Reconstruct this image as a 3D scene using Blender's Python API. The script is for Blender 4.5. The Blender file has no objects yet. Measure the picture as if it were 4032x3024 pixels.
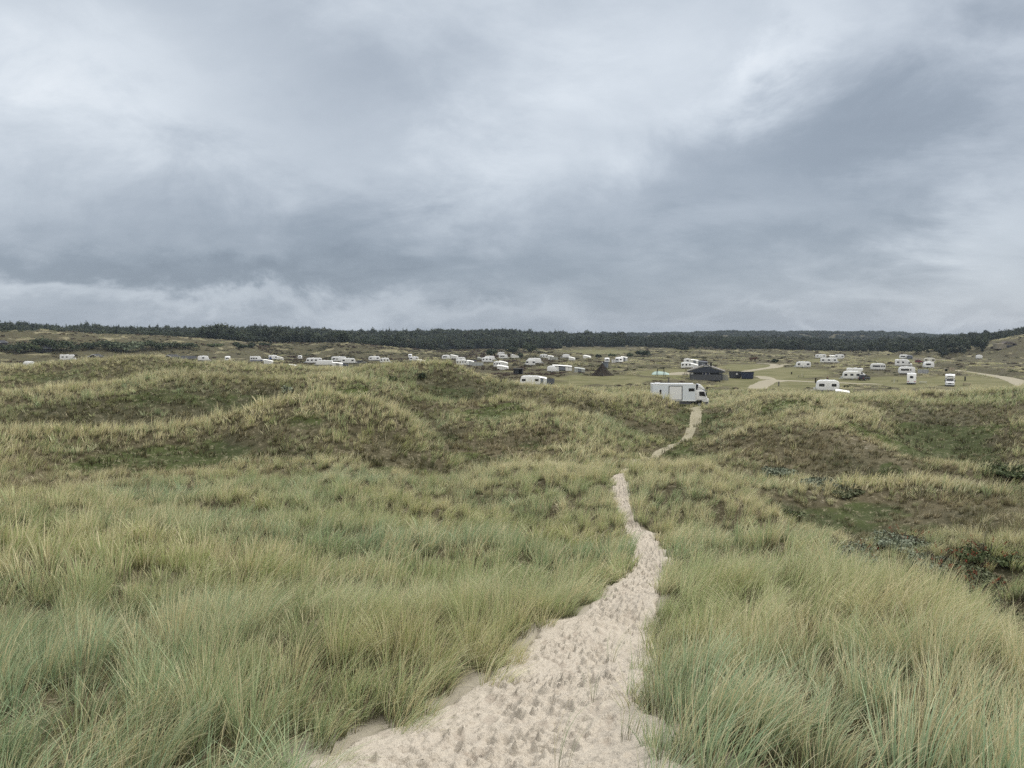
import bpy, bmesh, math, random
import numpy as np
from mathutils import Vector, Matrix

S = bpy.context.scene
C = S.collection
rad = math.radians

# ------------------------------------------------------------------ camera
W0, H0, F0 = 4032.0, 3024.0, 3030.0          # photograph size and focal length in its pixels
PITCH = math.atan((1512 - 1332) / F0)
ZC = 13.0                                     # eye height above the camping ground
cam_d = bpy.data.cameras.new('camera')
cam = bpy.data.objects.new('camera', cam_d)
C.objects.link(cam)
cam.location = (0, 0, ZC)
cam.rotation_euler = (rad(90) - PITCH, 0, 0)
cam_d.sensor_fit = 'HORIZONTAL'
cam_d.sensor_width = 36.0
cam_d.lens = 36.0 * F0 / W0
cam_d.clip_start = 0.05
cam_d.clip_end = 30000
S.camera = cam


def slope(u, v):
    """pixel of the photograph -> (bearing from +Y, drop per metre of horizontal distance)"""
    a = (u - W0 / 2) / F0
    b = -(v - H0 / 2) / F0
    Y = math.cos(PITCH) + b * math.sin(PITCH)
    Z = -math.sin(PITCH) + b * math.cos(PITCH)
    return math.atan2(a, Y), -Z / math.hypot(a, Y)


# ------------------------------------------------------------------ view, light, sky
S.view_settings.view_transform = 'Standard'
S.view_settings.look = 'None'
S.view_settings.exposure = 0.62
S.view_settings.gamma = 1.0
S.render.engine = 'CYCLES'
S.cycles.use_denoising = False
S.cycles.use_adaptive_sampling = False
S.cycles.adaptive_threshold = 0.02
S.cycles.max_bounces = 5
S.cycles.diffuse_bounces = 3
S.cycles.glossy_bounces = 2
S.cycles.transmission_bounces = 2
S.cycles.transparent_max_bounces = 6
S.cycles.volume_bounces = 0
S.cycles.caustics_reflective = False
S.cycles.caustics_refractive = False

SUN_EL, SUN_AZ = rad(40), rad(62)             # azimuth from +Y towards +X
sun_d = bpy.data.lights.new('sun', 'SUN')
sun_d.energy = 1.5
sun_d.angle = rad(10)
sun_d.color = (1.0, 0.96, 0.90)
sun = bpy.data.objects.new('sun', sun_d)
C.objects.link(sun)
sdir = Vector((math.sin(SUN_AZ) * math.cos(SUN_EL), math.cos(SUN_AZ) * math.cos(SUN_EL), math.sin(SUN_EL)))
sun.rotation_euler = sdir.to_track_quat('Z', 'Y').to_euler()
sun.location = (0, 0, 60)

world = bpy.data.worlds.new('World')
S.world = world
world.use_nodes = True
WT = world.node_tree
for n in list(WT.nodes):
    WT.nodes.remove(n)


class NT:
    """small helper to write node trees as expressions"""
    def __init__(self, tree):
        self.t = tree

    def n(self, kind, **kw):
        nd = self.t.nodes.new(kind)
        for k, val in kw.items():
            setattr(nd, k, val)
        return nd

    def put(self, sock, val):
        if val is None:
            return
        if isinstance(val, bpy.types.NodeSocket):
            self.t.links.new(val, sock)
        else:
            if hasattr(sock, 'default_value'):
                dv = sock.default_value
                if hasattr(dv, '__len__') and not isinstance(val, (tuple, list)):
                    val = (val,) * len(dv)
                if hasattr(dv, '__len__') and len(dv) == 4 and len(val) == 3:
                    val = tuple(val) + (1.0,)
            sock.default_value = val

    def math(self, op, a, b=None, c=None, clamp=False):
        nd = self.n('ShaderNodeMath', operation=op, use_clamp=clamp)
        self.put(nd.inputs[0], a)
        self.put(nd.inputs[1], b)
        if c is not None:
            self.put(nd.inputs[2], c)
        return nd.outputs[0]

    def add(self, a, b): return self.math('ADD', a, b)
    def sub(self, a, b): return self.math('SUBTRACT', a, b)
    def mul(self, a, b): return self.math('MULTIPLY', a, b)
    def div(self, a, b): return self.math('DIVIDE', a, b)

    def smooth(self, x, lo, hi, a=0.0, b=1.0):
        nd = self.n('ShaderNodeMapRange', interpolation_type='SMOOTHSTEP')
        self.put(nd.inputs['Value'], x)
        nd.inputs['From Min'].default_value = lo
        nd.inputs['From Max'].default_value = hi
        nd.inputs['To Min'].default_value = a
        nd.inputs['To Max'].default_value = b
        return nd.outputs[0]

    def mix(self, f, a, b, blend='MIX'):
        nd = self.n('ShaderNodeMix', data_type='RGBA', blend_type=blend)
        self.put(nd.inputs[0], f)
        self.put(nd.inputs[6], a)
        self.put(nd.inputs[7], b)
        return nd.outputs[2]

    def noise(self, vec, scale, detail=4.0, rough=0.55, dist=0.0, out='Fac', lac=2.0):
        nd = self.n('ShaderNodeTexNoise')
        self.put(nd.inputs['Vector'], vec)
        nd.inputs['Scale'].default_value = scale
        nd.inputs['Detail'].default_value = detail
        nd.inputs['Roughness'].default_value = rough
        nd.inputs['Distortion'].default_value = dist
        nd.inputs['Lacunarity'].default_value = lac
        return nd.outputs[out]

    def ramp(self, x, stops):
        nd = self.n('ShaderNodeValToRGB')
        self.put(nd.inputs[0], x)
        cr = nd.color_ramp
        while len(cr.elements) > 1:
            cr.elements.remove(cr.elements[-1])
        cr.elements[0].position = stops[0][0]
        cr.elements[0].color = tuple(stops[0][1]) + (1,)
        for p, c in stops[1:]:
            e = cr.elements.new(p)
            e.color = tuple(c) + (1,)
        return nd.outputs[0]


def build_sky():
    T = NT(WT)
    out = T.n('ShaderNodeOutputWorld')
    bg = T.n('ShaderNodeBackground')
    WT.links.new(bg.outputs[0], out.inputs['Surface'])
    STR = 0.1
    bg.inputs['Strength'].default_value = STR
    sky = T.n('ShaderNodeTexSky', sky_type='NISHITA')
    sky.sun_disc = False
    sky.sun_elevation = SUN_EL
    sky.sun_rotation = SUN_AZ
    sky.air_density = 1.0
    sky.dust_density = 1.5
    tc = T.n('ShaderNodeTexCoord')
    d = tc.outputs['Generated']
    sp = T.n('ShaderNodeSeparateXYZ')
    WT.links.new(d, sp.inputs[0])
    x, y, z = sp.outputs
    az = T.math('ARCTAN2', x, y)
    el = T.math('ARCSINE', z)
    # the cloud deck seen in perspective: direction projected on a level sheet
    zz = T.add(T.math('MAXIMUM', z, 0.0), 0.30)
    px, py = T.div(x, zz), T.div(y, zz)
    cb = T.n('ShaderNodeCombineXYZ')
    T.put(cb.inputs[0], px)
    T.put(cb.inputs[1], py)
    P = cb.outputs[0]
    warp = T.noise(P, 0.55, 3, 0.5, out='Color')
    vm = T.n('ShaderNodeVectorMath', operation='MULTIPLY_ADD')
    WT.links.new(warp, vm.inputs[0])
    vm.inputs[1].default_value = (0.45, 0.45, 0)
    WT.links.new(P, vm.inputs[2])
    # stretch along the wind (clouds drawn out from lower left to upper right)
    mp = T.n('ShaderNodeMapping')
    mp.inputs['Rotation'].default_value = (0, 0, rad(32))
    mp.inputs['Scale'].default_value = (0.75, 1.0, 1.0)
    WT.links.new(vm.outputs[0], mp.inputs[0])
    n1 = T.noise(mp.outputs[0], 1.5, 6, 0.55)
    n2 = T.noise(mp.outputs[0], 3.8, 8, 0.62, dist=0.25)
    m3 = T.n('ShaderNodeMapping')
    m3.inputs['Scale'].default_value = (1.0, 1.0, 1.6)
    m3.inputs['Rotation'].default_value = (0, rad(-14), 0)
    WT.links.new(d, m3.inputs[0])
    n3 = T.noise(m3.outputs[0], 5.5, 9, 0.60, dist=0.35)
    lum = T.add(T.mul(T.sub(n1, 0.5), 0.36), T.mul(T.sub(n2, 0.5), 0.34))
    lum = T.add(lum, T.mul(T.sub(n3, 0.5), 0.26))
    # wobble for the blobs so that their edges follow the cloud texture
    wob = T.mul(T.sub(n2, 0.5), 0.30)
    wob2 = T.mul(T.sub(n3, 0.5), 0.22)
    for (u, v, su, sv, rot, w) in SKY_BLOBS:
        a0, s0 = slope(u, v)
        e0 = -math.atan(s0)
        da = T.add(T.sub(az, a0), wob)
        de = T.add(T.sub(el, e0), wob2)
        c, s = math.cos(rad(rot)), math.sin(rad(rot))
        p = T.add(T.mul(da, c), T.mul(de, s))
        q = T.sub(T.mul(de, c), T.mul(da, s))
        p = T.div(p, su / F0)
        q = T.div(q, sv / F0)
        g = T.math('EXPONENT', T.mul(T.add(T.mul(p, p), T.mul(q, q)), -1.0))
        lum = T.add(lum, T.mul(g, w))
    # low bands near the horizon: dark belt, pale strip under it
    elw = T.add(el, T.mul(T.sub(T.noise(mp.outputs[0], 0.35, 4, 0.5), 0.5), 0.05))
    lum = T.add(lum, T.smooth(elw, rad(0.5), rad(24), 0.46, 0.64))
    col = T.ramp(lum, [(0.0, (0.20, 0.242, 0.30)), (0.28, (0.285, 0.335, 0.40)), (0.45, (0.385, 0.437, 0.505)),
                       (0.62, (0.50, 0.555, 0.622)), (0.80, (0.66, 0.715, 0.775)), (1.0, (0.88, 0.92, 0.96))])
    # overcast light: the deck is brightest overhead and towards the hidden sun
    hi = T.smooth(el, rad(27), rad(62), 1.0, SKY_TOP)
    back = T.smooth(y, -0.1, -0.7, 1.0, SKY_BACK)
    side = T.smooth(el, rad(27), rad(50), 0.0, 1.0)
    hi = T.mul(hi, T.add(T.sub(1.0, side), T.mul(side, T.smooth(x, -0.8, 0.8, 0.65, 1.35))))
    thin = T.math('MAXIMUM', T.smooth(el, rad(25), rad(50), 0, 1), T.smooth(y, 0.0, -0.6, 0, 1))
    col = T.mix(T.mul(thin, 0.85), col, (0.66, 0.64, 0.60))
    vs = T.n('ShaderNodeVectorMath', operation='SCALE')
    WT.links.new(col, vs.inputs[0])
    T.put(vs.inputs['Scale'], T.mul(T.math('MAXIMUM', hi, back), SKY_GAIN / STR))
    cl = T.mix(0.94, sky.outputs[0], vs.outputs[0])
    WT.links.new(cl, bg.inputs[0])


SKY_TOP, SKY_BACK, SKY_GAIN = 2.9, 1.2, 0.70
# (u, v, half width, half height in px of the photo, tilt, brightness)
SKY_BLOBS = [
    (150, 250, 500, 200, 0, 0.12), (700, 420, 700, 170, -12, 0.14), (300, 640, 700, 200, 0, 0.06),
    (1500, 300, 550, 200, 0, -0.10), (1250, 900, 900, 180, 0, -0.17), (500, 1080, 1100, 110, -2, -0.15),
    (1900, 800, 420, 170, 25, 0.16), (1900, 480, 300, 150, 0, 0.06), (2450, 330, 500, 300, 30, 0.12),
    (3080, 170, 280, 100, 50, 0.13), (2850, 420, 450, 120, 30, 0.07), (3600, 420, 420, 240, 25, -0.21),
    (3300, 560, 300, 160, 20, -0.14), (2800, 690, 450, 140, 20, -0.14), (3500, 900, 420, 130, 10, -0.12),
    (3950, 900, 260, 170, 15, 0.16), (3900, 620, 220, 120, 0, 0.05), (2700, 1020, 900, 90, 2, -0.15),
    (1100, 1110, 900, 60, 0, -0.18), (700, 1195, 1500, 45, -1, 0.22), (3500, 1255, 500, 20, 0, 0.12),
    (2600, 1200, 700, 60, 0, -0.10), (3300, 1160, 500, 40, 3, 0.08), (3950, 250, 300, 250, 0, -0.10),
]
build_sky()

# ------------------------------------------------------------------ noise


def _hash(ix, iy, seed):
    ix = ix.astype(np.int64); iy = iy.astype(np.int64)
    h = (ix * 374761393 + iy * 668265263 + seed * 1274126177) & 0xFFFFFFFF
    h = ((h ^ (h >> 13)) * 1274126177) & 0xFFFFFFFF
    h = ((h ^ (h >> 15)) * 2246822519) & 0xFFFFFFFF
    return ((h ^ (h >> 16)) & 0xFFFFFF) / float(0xFFFFFF)


def gnoise(x, y, seed=0):
    """gradient noise, about -1..1"""
    x = np.asarray(x, float); y = np.asarray(y, float)
    ix = np.floor(x); iy = np.floor(y)
    fx = x - ix; fy = y - iy
    ux = fx * fx * fx * (fx * (fx * 6 - 15) + 10)
    uy = fy * fy * fy * (fy * (fy * 6 - 15) + 10)

    def g(dx, dy):
        a = _hash(ix + dx, iy + dy, seed) * 2 * math.pi
        return np.cos(a) * (fx - dx) + np.sin(a) * (fy - dy)
    a = g(0, 0) * (1 - ux) + g(1, 0) * ux
    b = g(0, 1) * (1 - ux) + g(1, 1) * ux
    return (a * (1 - uy) + b * uy) * 1.6


def fbm(x, y, seed=0, octs=4, gain=0.5):
    s = 0; a = 1.0; t = 0
    for k in range(octs):
        s = s + a * gnoise(x * 2 ** k, y * 2 ** k, seed + 17 * k)
        t += a; a *= gain
    return s / t


def sstep(x, lo, hi):
    t = np.clip((x - lo) / (hi - lo), 0, 1)
    return t * t * (3 - 2 * t)

# ------------------------------------------------------------------ what stands on the camping ground
# kind, left u, right u, top v, real height, yaw, options, label   (distance follows from the top line on the level ground)
THINGS = []
GROUND_D = 12.6


def T_(kind, u0, u1, vt, h, yaw=0, label='', pad=None, r=None, **kw):
    uc = (u0 + u1) / 2
    a, s = slope(uc, vt)
    if r is None:
        r = (GROUND_D - h) / s
    w = abs(slope(u1, vt)[0] - slope(u0, vt)[0]) * r
    THINGS.append(dict(kind=kind, a=a, r=r, x=r * math.sin(a), y=r * math.cos(a), w=w, h=h, yaw=yaw, label=label,
                       pad=(max(4.0, w * 0.6) if pad is None else pad), **kw))


# left, behind the dune crests
T_('motorhome', 235, 300, 1396, 2.9, 0, 'white motorhome on its own behind the left dunes, beyond the grass crest', rear=False)
T_('caravan', 83, 137, 1424, 2.5, 8, 'white caravan roof peeping over the leftmost dune crest', wins=0)
T_('cabin', 355, 398, 1394, 3.2, 70, 'small dark cabin left of the pale dune top with one white-edged gable')
T_('cabin', 646, 708, 1397, 3.4, 55, 'dark wooden cabin with white gable edging behind the grassy crest')
T_('cabin', 712, 772, 1400, 3.2, 0, 'dark cabin with plain low roof between the white-edged gable and the white caravan')
T_('caravan', 778, 826, 1401, 2.6, 5, 'white caravan beside the dark plain-roofed cabin on the left', wins=1, mast=True)
T_('caravan', 885, 908, 1404, 2.5, 90, 'small white caravan roof alone on the crest right of the dark cabins', wins=0)
T_('campervan', 984, 1038, 1404, 2.7, 0, 'white campervan with black windows behind the left dune crest')
T_('awning', 1038, 1076, 1415, 2.2, 0, 'low white tent awning in front of the white campervan')
T_('caravan', 1057, 1096, 1398, 2.7, 15, 'white caravan with blue lower front left of its grey-roofed awning', wins=2, blue=True)
T_('awning', 1090, 1116, 1401, 2.3, 10, 'pale grey awning joined to the white caravan with blue front')
T_('awning', 1136, 1179, 1428, 2.0, 0, 'low white awning roof half sunk behind a dune hollow', r=330)
T_('caravan', 1172, 1191, 1399, 2.2, 90, 'little white box trailer alone on the green-brown heath', wins=0)
T_('caravan', 1200, 1268, 1410, 2.6, 3, 'long white caravan on the heath left of the small dark bush', wins=4)
T_('caravan', 1240, 1312, 1419, 2.3, -3, 'long plain white caravan roof just above the straw crest', wins=0)
T_('awning', 1308, 1350, 1427, 2.3, 0, 'white tent awning next to the dark car', wall=True)
T_('car', 1338, 1362, 1427, 1.5, 20, 'dark blue car parked beside the white tent awning', col=(0.03, 0.04, 0.07))
T_('caravan', 1304, 1368, 1405, 2.6, 0, 'white caravan partly hidden behind the dark bush', wins=2)
T_('caravan', 1341, 1404, 1411, 2.6, 4, 'white caravan with one square side window standing before the dark bush', wins=2)
T_('car', 1408, 1441, 1419, 1.6, 0, 'dark grey covered car left of the high grassy dune', col=(0.09, 0.10, 0.11))
T_('caravan', 1451, 1500, 1404, 2.5, 0, 'white caravan behind the high dune, farther of two', wins=2)
T_('caravan', 1496, 1537, 1410, 2.5, 0, 'white caravan with a thin mast at the foot of the high dune', wins=3, mast=True)
# centre
T_('caravan', 1608, 1622, 1395, 2.4, 90, 'tiny white caravan seen end-on above the high dune', wins=1)
T_('caravan', 1612, 1653, 1405, 2.4, 0, 'white caravan with dark front wall just above the high dune', wins=2)
T_('awning', 1642, 1676, 1413, 2.5, 0, 'pointed white awning roof cut off by the high dune crest')
T_('caravan', 1740, 1776, 1396, 2.6, 0, 'white caravan with wide dark window above the grassy peak', wins=1, big=True)
T_('awning', 1774, 1804, 1397, 2.3, 0, 'white awning wing right of the caravan with wide dark window')
T_('caravan', 1795, 1838, 1408, 2.6, 0, 'white caravan directly behind the one with four windows', wins=1)
T_('caravan', 1797, 1842, 1418, 2.6, 0, 'white caravan with four dark windows in a row above brown heather', wins=4)
T_('awning', 1838, 1866, 1418, 2.35, 0, 'white awning on the right end of the four-windowed caravan', wall=True)
T_('tarp', 1859, 1876, 1416, 1.8, 0, 'bright blue tarpaulin shelter behind the four-windowed caravan')
T_('windbreak', 1848, 1904, 1427, 1.5, -6, 'pale grey windbreak screen in front of the four-windowed caravan', col=(0.45, 0.47, 0.46))
T_('awning', 1880, 1898, 1405, 1.9, 0, 'grey dome tent behind the white caravans on the green heath', col=(0.38, 0.39, 0.36))
T_('caravan', 1897, 1941, 1410, 2.6, 0, 'white caravan with dark end window nearest the dark pine group', wins=3)
T_('caravan', 1908, 1952, 1402, 2.4, 0, 'low white caravan roof tucked between its neighbour and the dark pines', wins=1)
T_('caravan', 1943, 1972, 1420, 2.6, 0, 'small white caravan with three dark windows and long pointed awning', wins=3)
T_('awning', 1966, 2000, 1420, 2.3, 0, 'long pointed white awning right of the small three-windowed caravan')
T_('awning', 1958, 2002, 1437, 1.9, -4, 'low white awning roof above the brown heather slope')
T_('shed', 2023, 2058, 1450, 2.0, -8, 'low black shed with open end in the heather')
T_('caravan', 1964, 2002, 1397, 2.6, 0, 'white caravan with broad dark front right of the dark pines', wins=1, big=True)
T_('caravan', 1956, 1987, 1388, 2.4, 0, 'farthest white caravan roof in front of the dark pines', wins=0)
T_('awning', 2012, 2042, 1395, 2.3, 30, 'white peaked awning at the foot of the tall dark pine')
T_('caravan', 2069, 2108, 1416, 2.6, 0, 'white caravan with dark end window in front of a longer one', wins=2)
T_('caravan', 2077, 2136, 1411, 2.6, 0, 'long white caravan behind another, sloping awning to its right', wins=0)
T_('caravan', 2125, 2160, 1396, 2.7, 0, 'white caravan with two small windows on the heath beside the pale field', wins=3)
T_('awning', 2158, 2180, 1400, 2.3, 0, 'pale awning right of the caravan beside the pale field', wall=True)
T_('windbreak', 2167, 2197, 1407, 1.5, -8, 'pale grey windbreak right of the caravan beside the pale field', col=(0.42, 0.43, 0.40))
T_('caravan', 2154, 2190, 1439, 2.3, 0, 'white caravan left of the black-edged awning', wins=0)
T_('awning', 2175, 2252, 1436, 2.3, 0, 'wide white awning with black edging on the heath in the middle', wall=True, edge=True)
T_('caravan', 2040, 2128, 1478, 2.7, 0, 'large white caravan with rounded roof half hidden by the centre dune', wins=2)
T_('awning', 2112, 2153, 1479, 2.5, 0, 'white awning with pale posts at the right end of the half-hidden large caravan', wall=True)
T_('windbreak', 2153, 2183, 1490, 1.6, 0, 'dark grey slatted windbreak right of the large half-hidden caravan', col=(0.11, 0.12, 0.14))
T_('caravan', 2214, 2243, 1396, 2.3, 0, 'low white caravan roof at the left edge of the pale field', wins=0)
T_('awning', 2240, 2264, 1405, 1.9, -5, 'small white awning roof in the green-brown heath below the pale field')
T_('awning', 2297, 2326, 1397, 2.1, -20, 'white peaked tent roof at the lower edge of the pale field')
T_('caravan', 2380, 2400, 1410, 2.5, 90, 'white caravan end with one window left of a leaning white screen', wins=1)
T_('windbreak', 2408, 2424, 1411, 1.7, 5, 'leaning white screen between the two white caravans near the dark tree', col=(0.7, 0.7, 0.68))
T_('caravan', 2427, 2448, 1403, 2.8, 60, 'white caravan with large pane left of the dark round tree', wins=1, big=True)
T_('awning', 2445, 2471, 1404, 2.5, 0, 'white-roofed grey awning beside the dark round tree', wall=True)
T_('shed', 2374, 2394, 1425, 2.4, 80, 'small slate-grey shed behind the net pyramid', col=(0.16, 0.18, 0.21))
T_('awning', 2262, 2303, 1446, 1.8, 0, 'low grey-green tent left of the net pyramid', col=(0.42, 0.44, 0.42), wall=True)
T_('netpyramid', 2326, 2417, 1426, 4.6, 10, 'dark net pyramid hung from a single centre post on the heath')
T_('post', 2470, 2474, 1438, 2.6, 0, 'thin dark wooden pole standing on the heath right of the net pyramid', pad=0)
T_('pillow', 2566, 2636, 1462, 0.95, 0, 'pale turquoise bouncing pillow on the playground sand', pad=9)
T_('aframe', 2590, 2613, 1450, 2.7, 20, 'dark swing trestle in front of the turquoise bouncing pillow')
T_('aframe', 2700, 2726, 1444, 3.2, -25, 'light wooden swing trestle beside the dark-roofed service building')
T_('picnic', 2688, 2708, 1471, 0.78, 0, 'dark picnic table on the grass left of the service building', pad=3)
T_('post', 2629, 2637, 1496, 1.5, 0, 'short thick grey post in the grass behind the box truck', pad=0, thick=0.35)
T_('building', 2712, 2849, 1430, 4.9, 0, 'slate-grey service building with a low gable roof and vertical timber wall', pad=11)
T_('wallramp', 2838, 2869, 1471, 1.9, 0, 'pale board wall on the right side of the service building', pad=0)
T_('caravan', 2692, 2722, 1413, 2.6, 0, 'white caravan behind the service building, farther of the stacked pair', wins=1)
T_('awning', 2720, 2750, 1414, 2.4, 0, 'white awning with dark mouth behind the service building', wall=True)
T_('awning', 2749, 2786, 1421, 2.2, 0, 'dark grey awning just left above the service building roof', col=(0.12, 0.13, 0.15), wall=True)
T_('caravan', 2681, 2728, 1428, 2.6, 0, 'white caravan left of the service building, nearer of the stacked pair', wins=3)
T_('awning', 2708, 2749, 1428, 2.3, 0, 'pointed white awning touching the service building roof line')
T_('container', 2875, 2915, 1458, 2.2, 30, 'dark grey skip container with a pale plate, farther of two', col=(0.06, 0.065, 0.075))
T_('container', 2917, 2969, 1463, 2.2, 0, 'dark blue open skip container by the gravel road', col=(0.025, 0.035, 0.07))
# right
T_('caravan', 3129, 3192, 1425, 2.6, 0, 'white caravan with a dark stripe along its side beside the gravel track', wins=2, stripe=True, hitch=-1)
T_('caravan', 3229, 3302, 1410, 2.6, 0, 'white caravan with three windows behind a grassy hummock', wins=3)
T_('caravan', 3210, 3253, 1394, 2.6, 0, 'white caravan with two pale windows, farthest left of the group of four', wins=2, hitch=0)
T_('caravan', 3286, 3324, 1393, 2.5, 0, 'small white caravan with two dark windows at the forest edge', wins=2, hitch=0)
T_('awning', 3266, 3319, 1399, 2.2, 0, 'wide flat white awning between the caravans at the forest edge')
T_('caravan', 3427, 3486, 1432, 2.6, 0, 'white caravan with a wide front window alone in front of pale grass', wins=4, big=True, hitch=0)
T_('motorhome', 3342, 3399, 1450, 3.0, 0, 'white motorhome right behind the large caravan with the dark car')
T_('caravan', 3310, 3389, 1461, 2.65, 0, 'large white caravan with three dark windows in front of a dark car', wins=3, hitch=-1, stripe2=True)
T_('car', 3388, 3421, 1473, 1.75, 65, 'black car parked at the right end of the large caravan', col=(0.012, 0.014, 0.02))
T_('person', 3255, 3262, 1477, 1.75, 0, 'person in dark clothes walking beside the gravel road', pad=0)
T_('caravan', 3203, 3304, 1496, 2.7, 0, 'nearest white caravan with curved front and three dark windows behind the right dune crest', wins=3, hitch=-1, endwin=True)
T_('awning', 3290, 3346, 1522, 1.0, 0, 'low white tent roof just showing right of the nearest caravan', pad=0, r=185)
T_('post', 3209, 3215, 1482, 1.5, 0, 'thick black wooden post by the gravel road, taller of a pair', pad=0, thick=0.40)
T_('post', 3218, 3222, 1487, 1.1, 0, 'thin dark wooden post right of the thick black one', pad=0, thick=0.2)
T_('post', 3063, 3070, 1503, 1.2, 0, 'grey wooden post on the lawn where the gravel road bends', pad=0, thick=0.35)
T_('picnic', 3145, 3163, 1477, 0.6, 0, 'low dark bench on the lawn with a pale board beside it', pad=2)
T_('post', 3156, 3160, 1471, 1.1, 0, 'pale board standing behind the low dark bench', pad=0, thick=0.3, col=(0.5, 0.48, 0.36))
T_('post', 3115, 3119, 1464, 0.8, 0, 'short brown stump on the lawn left of the low bench', pad=0, thick=0.4)
T_('caravan', 3541, 3576, 1395, 2.7, 0, 'white caravan with grey front far right below the forest', wins=1, big=True, hitch=0)
T_('awning', 3572, 3594, 1397, 2.5, 0, 'dark grey awning with a pale window beside the far caravan', col=(0.14, 0.15, 0.18), wall=True)
T_('windbreak', 3594, 3637, 1406, 1.7, 0, 'long beige windbreak right of the dark grey awning', col=(0.46, 0.42, 0.34))
T_('motorhome', 3524, 3592, 1416, 2.9, 0, 'white motorhome with side windows and sloped windscreen on the right pitches', cabright=True)
T_('car', 3607, 3634, 1417, 1.5, 0, 'dark red car between the beige windbreak and the pale caravan', col=(0.16, 0.012, 0.02))
T_('caravan', 3637, 3682, 1411, 2.5, 0, 'cream caravan with two dark windows right of the red car', wins=2, col=(0.66, 0.64, 0.56), hitch=0)
T_('caravan', 3635, 3676, 1436, 2.5, 12, 'white caravan with a wide dark end window on the brown bank', wins=1, big=True, hitch=0)
T_('caravan', 3537, 3603, 1444, 2.6, 0, 'low white caravan with dark awning mouth behind the long grey screen', wins=2, big=True, hitch=0)
T_('windbreak', 3613, 3657, 1458, 1.5, -6, 'grey screen running right from the low white caravan', col=(0.36, 0.37, 0.38))
T_('motorhome_end', 3571, 3609, 1467, 3.0, 90, 'white motorhome seen from behind on the mown lawn', front=False)
T_('motorhome_end', 3722, 3761, 1472, 3.1, 90, 'white motorhome facing the camera with a bulging front above the cab', front=True)
T_('picnic', 3513, 3533, 1494, 0.6, 0, 'low dark bench left of the rear-facing motorhome', pad=2)
T_('post', 3519, 3523, 1488, 1.2, 0, 'thin white marker post behind the bench left of the rear-facing motorhome', pad=0, thick=0.12, col=(0.7, 0.7, 0.68))
T_('picnic', 3626, 3644, 1500, 0.7, 0, 'pale picnic table between the two upright motorhomes', pad=2, col=(0.42, 0.42, 0.36))
T_('post', 3798, 3803, 1481, 1.3, 0, 'dark wooden post right of the front-facing motorhome', pad=0, thick=0.4)
T_('picnic', 3797, 3817, 1507, 0.7, 0, 'brown picnic table right of the front-facing motorhome', pad=2, col=(0.16, 0.12, 0.09))
T_('windbreak', 3737, 3760, 1449, 1.5, 0, 'beige fence panel beside the far gravel road', col=(0.42, 0.36, 0.27))
T_('caravan', 3842, 3868, 1397, 2.4, 0, 'white roof alone on the brown dune far right', wins=0, hitch=0)
T_('shed', 3722, 3730, 1452, 1.0, 0, 'small dark bin beside the beige fence panel')
T_('car', 2720, 2760, 1425, 1.5, 0, '', pad=0, skip=True)
T_('windbreak', 3480, 3482, 1400, 1.0, 0, '', pad=0, skip=True)
THINGS = [t for t in THINGS if not t.get('skip')]
TRUCK = dict(a=slope(2676, 1560)[0], r=118.0)
TRUCK['x'] = TRUCK['r'] * math.sin(TRUCK['a']); TRUCK['y'] = TRUCK['r'] * math.cos(TRUCK['a'])

# roads and bare ground on the level: name, [(u, v, width m)]
ROADS = [
    ('gravel_road', [(2978, 1532, 4.5), (2990, 1520, 5), (3008, 1506, 5.5), (3040, 1496, 5.5), (3090, 1493, 4.5), (3160, 1496, 3.6), (3215, 1499, 3.4), (3300, 1502, 3.2), (3400, 1506, 3.0), (3478, 1509, 2.2)]),
    ('gravel_road', [(3030, 1494, 5), (3010, 1485, 4.5), (2985, 1481, 4)]),
    ('gravel_road', [(2925, 1464, 3.6), (2975, 1456, 4), (3010, 1451.5, 4.5), (3045, 1447, 5.5), (3063, 1440.5, 6), (3052, 1434.5, 5), (3010, 1431.5, 4), (2970, 1430, 4)]),
    ('gravel_road', [(3060, 1438, 4), (3100, 1435, 3.6), (3132, 1434.5, 3.4)]),
    ('gravel_road', [(3590, 1433, 2.6), (3632, 1438, 2.8), (3682, 1447, 3.2), (3726, 1454, 3.4), (3766, 1459, 3.8), (3818, 1466, 4.0), (3871, 1474, 4.2), (3950, 1485, 4.6), (3990, 1496, 5.2), (4032, 1512, 5.6), (4100, 1545, 6)]),
    ('gravel_road', [(3505, 1416, 3), (3560, 1419, 3), (3682, 1416, 3), (3763, 1413, 3)]),
    ('sandy_track', [(3636, 1517, 0.9), (3690, 1519, 1.0), (3755, 1520.5, 0.9)]),
    ('sandy_track', [(2376, 1518, 1.0), (2410, 1519.5, 1.3), (2452, 1521.5, 0.8)]),
    ('playground_sand', [(2628, 1475, 7), (2660, 1473, 9), (2690, 1470, 9), (2716, 1468, 7)]),
    ('sandy_track', [(2768, 1547, 2.5), (2800, 1545, 3.2), (2850, 1544, 2.4)]),
]


def road_points(pts):
    """world centre line and width, evenly resampled on the level ground"""
    P = []
    for u, v, w in pts:
        a, s = slope(u, v)
        r = GROUND_D / s
        P.append((r * math.sin(a), r * math.cos(a), w))
    P = np.array(P)
    for _ in range(3):                       # corner cutting
        Q = [P[0]]
        for i in range(len(P) - 1):
            Q += [P[i] * .75 + P[i + 1] * .25, P[i] * .25 + P[i + 1] * .75]
        P = np.array(Q + [P[-1]])
    d = np.r_[0, np.cumsum(np.hypot(np.diff(P[:, 0]), np.diff(P[:, 1])))]
    t = np.linspace(0, d[-1], max(6, int(d[-1] / 0.8)))
    return np.stack([np.interp(t, d, P[:, k]) for k in range(3)], 1)


ROADS = [(n, road_points(p)) for n, p in ROADS]

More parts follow.
